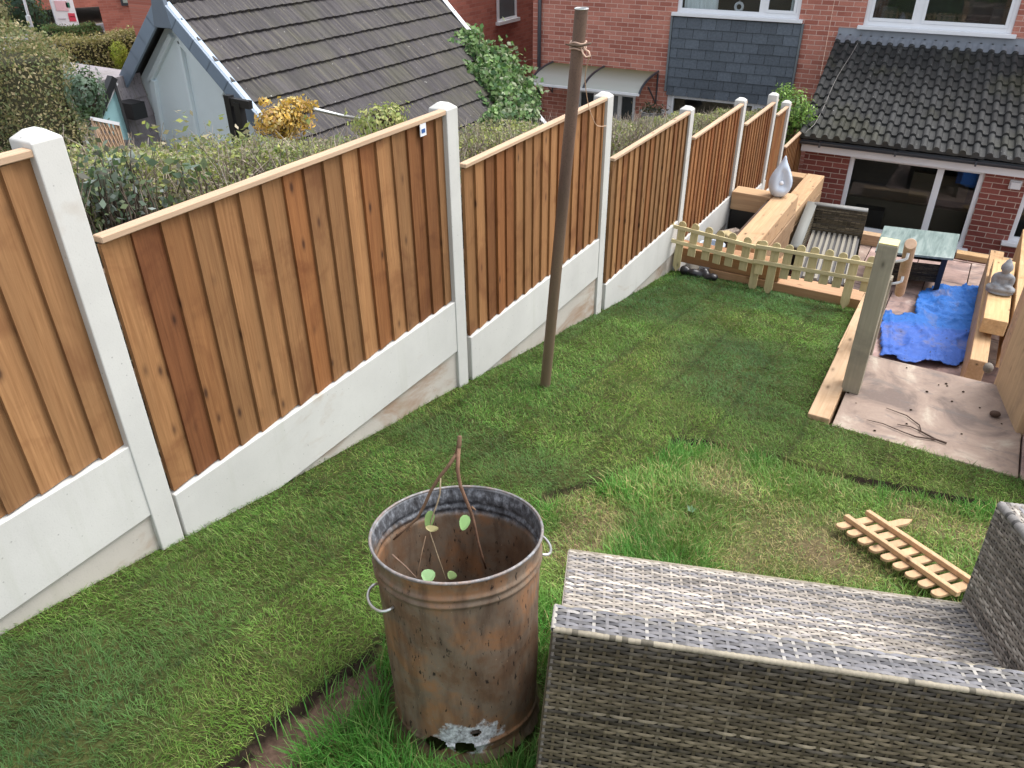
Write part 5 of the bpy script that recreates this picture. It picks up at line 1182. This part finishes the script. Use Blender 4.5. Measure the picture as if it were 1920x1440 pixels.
    for x in (cs0, (cs0+cs1)/2, cs1):
        m = MB(); P = [(x, cy-.02-.95*math.sin(k/n*1.45), cz-.24*(1-math.cos(k/n*1.45))+.008) for k in range(n+1)]; m.tube(P, .022, 6); m.tube([(x, cy-.02, cz-.03), (x, cy-.02, cz-.55), (x, cy-.5, cz-.18)], .015, 6); H2(o2, m, 'canopy_bracket', M['darkgrey'], cn)
    m = MB(); e = (cy-.02-.95*math.sin(1.45), cz-.24*(1-math.cos(1.45))); m.box((cs0, e[0]-.02, e[1]-.03), (cs1, e[0]+.01, e[1]+.01)); H2(o2, m, 'canopy_edge', M['white'], cn)
    # door set
    m = MB()
    for s in (-4.70, -4.36, -3.86, -3.56): m.box((s, D+.03, GZ+.05), (s+.075, D+.09, -3.30))
    m.box((-4.625, D+.032, -3.36), (-3.56, D+.088, -3.302)); df = H2(o2, m, 'door_frame', M['white'])
    m = MB(); m.box((-4.284, D+.045, GZ+.06), (-3.862, D+.08, -3.362)); H2(o2, m, 'door', plain('grey_door', (.16, .17, .185), .4), df)
    m = MB(); m.box((-4.20, D+.040, -4.2), (-3.95, D+.044, -3.45)); H2(o2, m, 'door_glass', M['glass'], df); m = MB(); m.box((-4.624, D+.055, GZ+.06), (-4.362, D+.06, -3.362)); m.box((-3.784, D+.055, GZ+.06), (-3.562, D+.06, -3.362)); H2(o2, m, 'side_light', plain('dark_glass', (.02, .028, .032), .12), df)
    m = MB(); m.tube([(-5.50, D-.05, GZ), (-5.50, D-.05, top)], .036, 12); H2(o2, m, 'drain_pipe', M['darkgrey'], smooth=True)
    # planter by the door
houses()
p = on_y(1224, 208, 13.3); pl = empty('plant_pot', (p[0], p[1], p[2]-.4), label='small stone planter with dark plants by the canopied door', cat='planter')
m = MB(); m.lathe([(0, -.4), (.16, -.4), (.20, -.02), (.22, 0), (.19, .0), (.17, -.05), (0, -.05)], 20, p); m.build('pot', M['stone'], pl)
g = np.random.default_rng(5); P = p+g.normal(0, 1, (160, 3))*np.array([.13, .10, .05])+np.array([0, 0, .03]); leaves('foliage', P, np.array([0, 0, 1.0]), np.full(160, .08), np.array([(.05, .045, .03), (.10, .07, .05), (.03, .04, .02)]), M['leaf'], pl, .4, 6)
# next house along, side wall towards us
def side_house():
    o = empty('brick_house', (-12, 17, GZ), label='next brick house behind the ivy, its side wall with two small white windows', cat='house'); X0 = -9.8
    m = MB(); Y0, Y1, top = 13.0, 23.0, .8; pz = [on_x(931, 0, X0), on_x(966, 33, X0)]; wy0, wy1 = on_x(931, 10, X0)[1], on_x(967, 10, X0)[1]; zs = on_x(950, 36, X0)[2]
    m.box((-18, Y0, GZ), (X0, Y1, top)); m.build('wall', M['bricky'], o)
    f = MB(); x1 = X0+.03; fw = .07; f.box((X0-.02, wy0, zs), (x1, wy0+fw, zs+1.1)); f.box((X0-.02, wy1-fw, zs), (x1, wy1, zs+1.1)); f.box((X0-.02, wy0+fw, zs), (x1, wy1-fw, zs+fw*.6)); f.box((X0-.02, wy0+fw, zs+1.04), (x1, wy1-fw, zs+1.1)); fr = f.build('window', M['white'], o)
    MB().box((X0+.002, wy0+fw*.5, zs+.03), (X0+.012, wy1-fw*.5, zs+1.07)).build('pane', plain('blind_behind_glass', (.10, .125, .135), .15, var=.3, sc=2), fr); MB().box((X0+.001, wy0-.05, zs-.07), (X0+.09, wy1+.05, zs-.003)).build('sill', M['white'], fr)
    a = on_x(946, 100, X0); MB().box((X0-.02, a[1]-.55, a[2]-.75), (X0+.03, a[1]+.02, a[2]+.0)).build('window', M['white'], o); MB().box((X0+.031, a[1]-.50, a[2]-.7), (X0+.036, a[1]-.06, a[2]-.06)).build('pane', plain('dark_pane', (.03, .035, .04), .1), o)
    r = MB(); r.obox((-18.3, Y0-.3, top), (8.9, 0, 0), (0, 5.3, 3.0), (0, -.05, .1), (.9, .9, .9)); r.obox((-18.3, Y1+.3, top), (8.9, 0, 0), (0, -5.3, 3.0), (0, .05, .1), (.9, .9, .9)); r.build('roof', M['tile'], o)
side_house()
p = on_y(985, 185, 15.5); gt = MB(); gt.box((-9.75, 15.4, GZ), (-7.95, 15.46, p[2]+.35), (.55, .5, .5)); tag(gt.build('passage_gate', plain('dark_gate_wood', (.05, .045, .05), .7)), 'dark gate closing the passage between the two brick houses', 'gate')
tag(MB().tube([on_y(985, 212, 13.6), on_y(1012, 203, 14.1)], .05, 10).build('waste_pipe', M['whitew']), 'white pipe end low in the passage by the ivy', 'pipe')

# ------------------------------------------------------------------ far left: hedges, houses, board
def boxhedge(name, label, a, b, n, size, cols, seed, top_n=.5):
    g = np.random.default_rng(seed); a, b = np.asarray(a, float), np.asarray(b, float); root = empty(name, ((a+b)/2)[:2].tolist()+[a[2]], label=label, cat='hedge')
    dims = b-a; areas = np.array([dims[0]*dims[2]]*2+[dims[1]*dims[2]]*2+[dims[0]*dims[1]]); f = g.choice(5, n, p=areas/areas.sum()); P = g.random((n, 3)); N = np.zeros((n, 3))
    for i, (ax, v) in enumerate(((1, 0), (1, 1), (0, 0), (0, 1), (2, 1))): k = f == i; P[k, ax] = v; N[k, ax] = 1 if v else -1
    q = (P-.5)*2; rr = np.maximum(1, (np.abs(q)**6).sum(1)**(1/6)); q /= rr[:, None]; P = a+(q*.5+.5)*dims; P += N*(g.normal(0, .05, n)-.10+.22*vnoise(P[:, 0]+P[:, 1], P[:, 2]+P[:, 1]*.3, 1.5, seed % 50))[:, None]
    cols = np.array(cols); leaves('foliage', P, N*.8, np.full(n, size), cols, M['leaf'], root, .55, seed)
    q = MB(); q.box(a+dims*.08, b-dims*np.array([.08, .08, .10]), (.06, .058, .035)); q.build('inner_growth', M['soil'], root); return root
HB = [(.25, .21, .105), (.31, .26, .135), (.22, .22, .11), (.17, .20, .09), (.36, .29, .17), (.14, .165, .08)]
boxhedge('hedge', 'large rounded brown green hedge at the left edge behind the nearest fence post', (-13.5, 4.85, -4.0), (-8.98, 5.75, -1.36), 52000, .042, HB, 101)
bush('laurel_shrub', 'dark glossy laurel at the right side of the large rounded hedge', 'shrub', on_y(163, 182, 4.9), (.13, .2, .30), 1500, .045, [(.09, .14, .09), (.16, .22, .17), (.06, .11, .06)], 103)
boxhedge('hedge', 'flat topped brown hedge across the far garden left of the blue gable', (-21.7, 9.0, -4.6), (-20.9, 18.0, -3.33), 24000, .075, [(.32, .265, .11), (.37, .31, .14), (.29, .28, .11), (.42, .34, .17)], 105)
c = on_x(225, 106, -20.3); bush('conifer_shrub', 'bright yellow green slim conifer beside the blue gable verge', 'shrub', c, (.26, .22, .40), 2200, .05, [(.42, .48, .05), (.34, .42, .05), (.50, .50, .10)], 107, shell=.3)
boxhedge('hedge', 'small bright green hedge in front of the far white board', (-29.6, 17.5, -4.7), (-29.0, 19.6, -4.20), 7000, .07, [(.18, .34, .12), (.26, .38, .15), (.30, .28, .12)], 109)
boxhedge('hedge', 'low straw coloured hedge beside the far lamp post', (-33, 16.2, -4.6), (-32.0, 18.3, -4.20), 6000, .08, [(.24, .20, .09), (.29, .23, .11)], 110)
def far_house(p, L, Dp, zt, label, wins, seed):
    p = np.array([p[0], p[1], -4.6]); n_ = np.array([p[0], p[1], 0]); n_ = n_/np.linalg.norm(n_); u = np.array([-n_[1], n_[0], 0])*(-1 if n_[0]*0 else 1)
    if u[1] < 0: u = -u
    o = empty('brick_house', p+u*L/2+n_*Dp/2, label=label, cat='house'); MB().obox(p, u*L, n_*Dp, (0, 0, zt+4.6)).build('wall', M['bricky'], o)
    for (a, b, za, zb) in wins:
        q = np.array([p[0], p[1], 0.0]); fr = MB().obox(q+u*a+(0, 0, za)-n_*.05, u*(b-a), n_*.06, (0, 0, zb-za)).build('window', M['darkgrey'] if seed == 1 else M['white'], o)
        for k in range(2):
            w2 = (b-a)/2; MB().obox(q+u*(a+k*w2+.07)+(0, 0, za+.08)-n_*.06, u*(w2-.12), n_*.008, (0, 0, zb-za-.16)).build('pane', plain('far_pane_%d%d' % (seed, k), (.35, .40, .36) if seed == 1 else (.05, .06, .07), .15, var=.4, sc=2), fr)
    r = MB(); q = np.array([p[0], p[1], zt]); r.obox(q-u*.2-n_*.2, u*(L+.4), n_*(Dp/2+.2)+np.array([0, 0, 2.4]), (0, 0, .1), (.9, .9, .9)); r.obox(q-u*.2+n_*(Dp+.2), u*(L+.4), -n_*(Dp/2+.2)+np.array([0, 0, 2.4]), (0, 0, .1), (.9, .9, .9)); r.build('roof', M['tile'], o)
a = on_x(190, 30, -25.5); un = np.array([-a[1], a[0], 0])/math.hypot(a[0], a[1]); un = -un if un[1] < 0 else un
def alongu(px, py): v = ray(px, py); A_ = np.array([[v[0], -un[0]], [v[1], -un[1]]]); t, q = np.linalg.solve(A_, a[:2]); return q, v[2]*t
w0, z0_ = alongu(226, 3); w1, _q = alongu(284, 3)
far_house(a, 9, 7, 1.2, 'far red brick house behind the blue gable with a dark framed window', [(w0, w1, z0_-.12, z0_+1.1)], 1)
far_house(on_x(62, 20, -38.5), 11, 7, 1.2, 'far brick house behind the white advertising board and dark tree', [(2.0, 3.4, -2.6, -1.2)], 0)
far_house(on_x(-60, 20, -41), 5.2, 7, 1.2, 'farthest brick house at the left edge behind the lamp post', [(2.7, 4.6, -3.4, -1.5)], 2)
def board():
    X0 = -33.0; P = [on_x(*p, X0) for p in ((148, 51), (108, 51), (93, 0), (137, -2))]; root = empty('advert_board', (P[0]+P[1])/2, label='tall white advertising board with pink and red print beyond the hedge', cat='sign')
    u = P[0]-P[1]; u[0] = 0; up = np.array([0, 0, np.mean([P[2][2]-P[1][2], P[3][2]-P[0][2]])]); o = P[1]
    MB().obox(o, u, up, (.06, 0, 0)).build('panel', M['white'], root); q = lambda a, b, c, d, col, nm: MB().obox(o+u*a+up*b+np.array([.062, 0, 0]), u*(c-a), up*(d-b), (.01, 0, 0)).build(nm, plain('print_'+nm, col, .5), root)
    q(.12, .60, .70, .95, (.74, .48, .52), 'pink_print'); q(.60, .22, .92, .52, (.62, .06, .10), 'red_print'); q(.62, .72, .80, .90, (.03, .16, .10), 'green_print'); q(.66, .37, .88, .40, (.8, .75, .75), 'white_print'); q(.10, .30, .45, .34, (.62, .60, .66), 'grey_print')
    for f in (.02, .98): MB().obox(o+u*f+np.array([-.08, 0, -.6]), (.07, 0, 0), (0, .07, 0), (0, 0, up[2]+.6)).build('leg', M['whitew'], root)
board()
c = on_x(42, 20, -35.0); bush('conifer_tree', 'dark green conifer tree behind the far lamp post', 'tree', c+np.array([0, 0, -.3]), (1.0, .95, 1.9), 3000, .16, [(.03, .065, .045), (.045, .085, .05), (.02, .05, .035)], 111)
c = on_x(20, 35, -34.0); bush('garden_tree', 'pale olive shrub at the far left edge beside the dark conifer', 'shrub', c+np.array([0, -.6, 0]), (.6, .7, .9), 1200, .13, [(.16, .16, .07), (.20, .19, .09)], 113)
p = on_x(60, 56, -32.5); q = on_x(44, -4, -32.5); lp = empty('lamp_post', p, label='thin white street lamp post in front of the dark conifer', cat='lamp post'); MB().tube([p, q+(q-p)*.6], .05, 8).build('shaft', M['white'], lp); MB().tube([p-np.array([0, 0, .05]), p+np.array([0, 0, .5])], .09, 8).build('post_base', M['white'], lp)
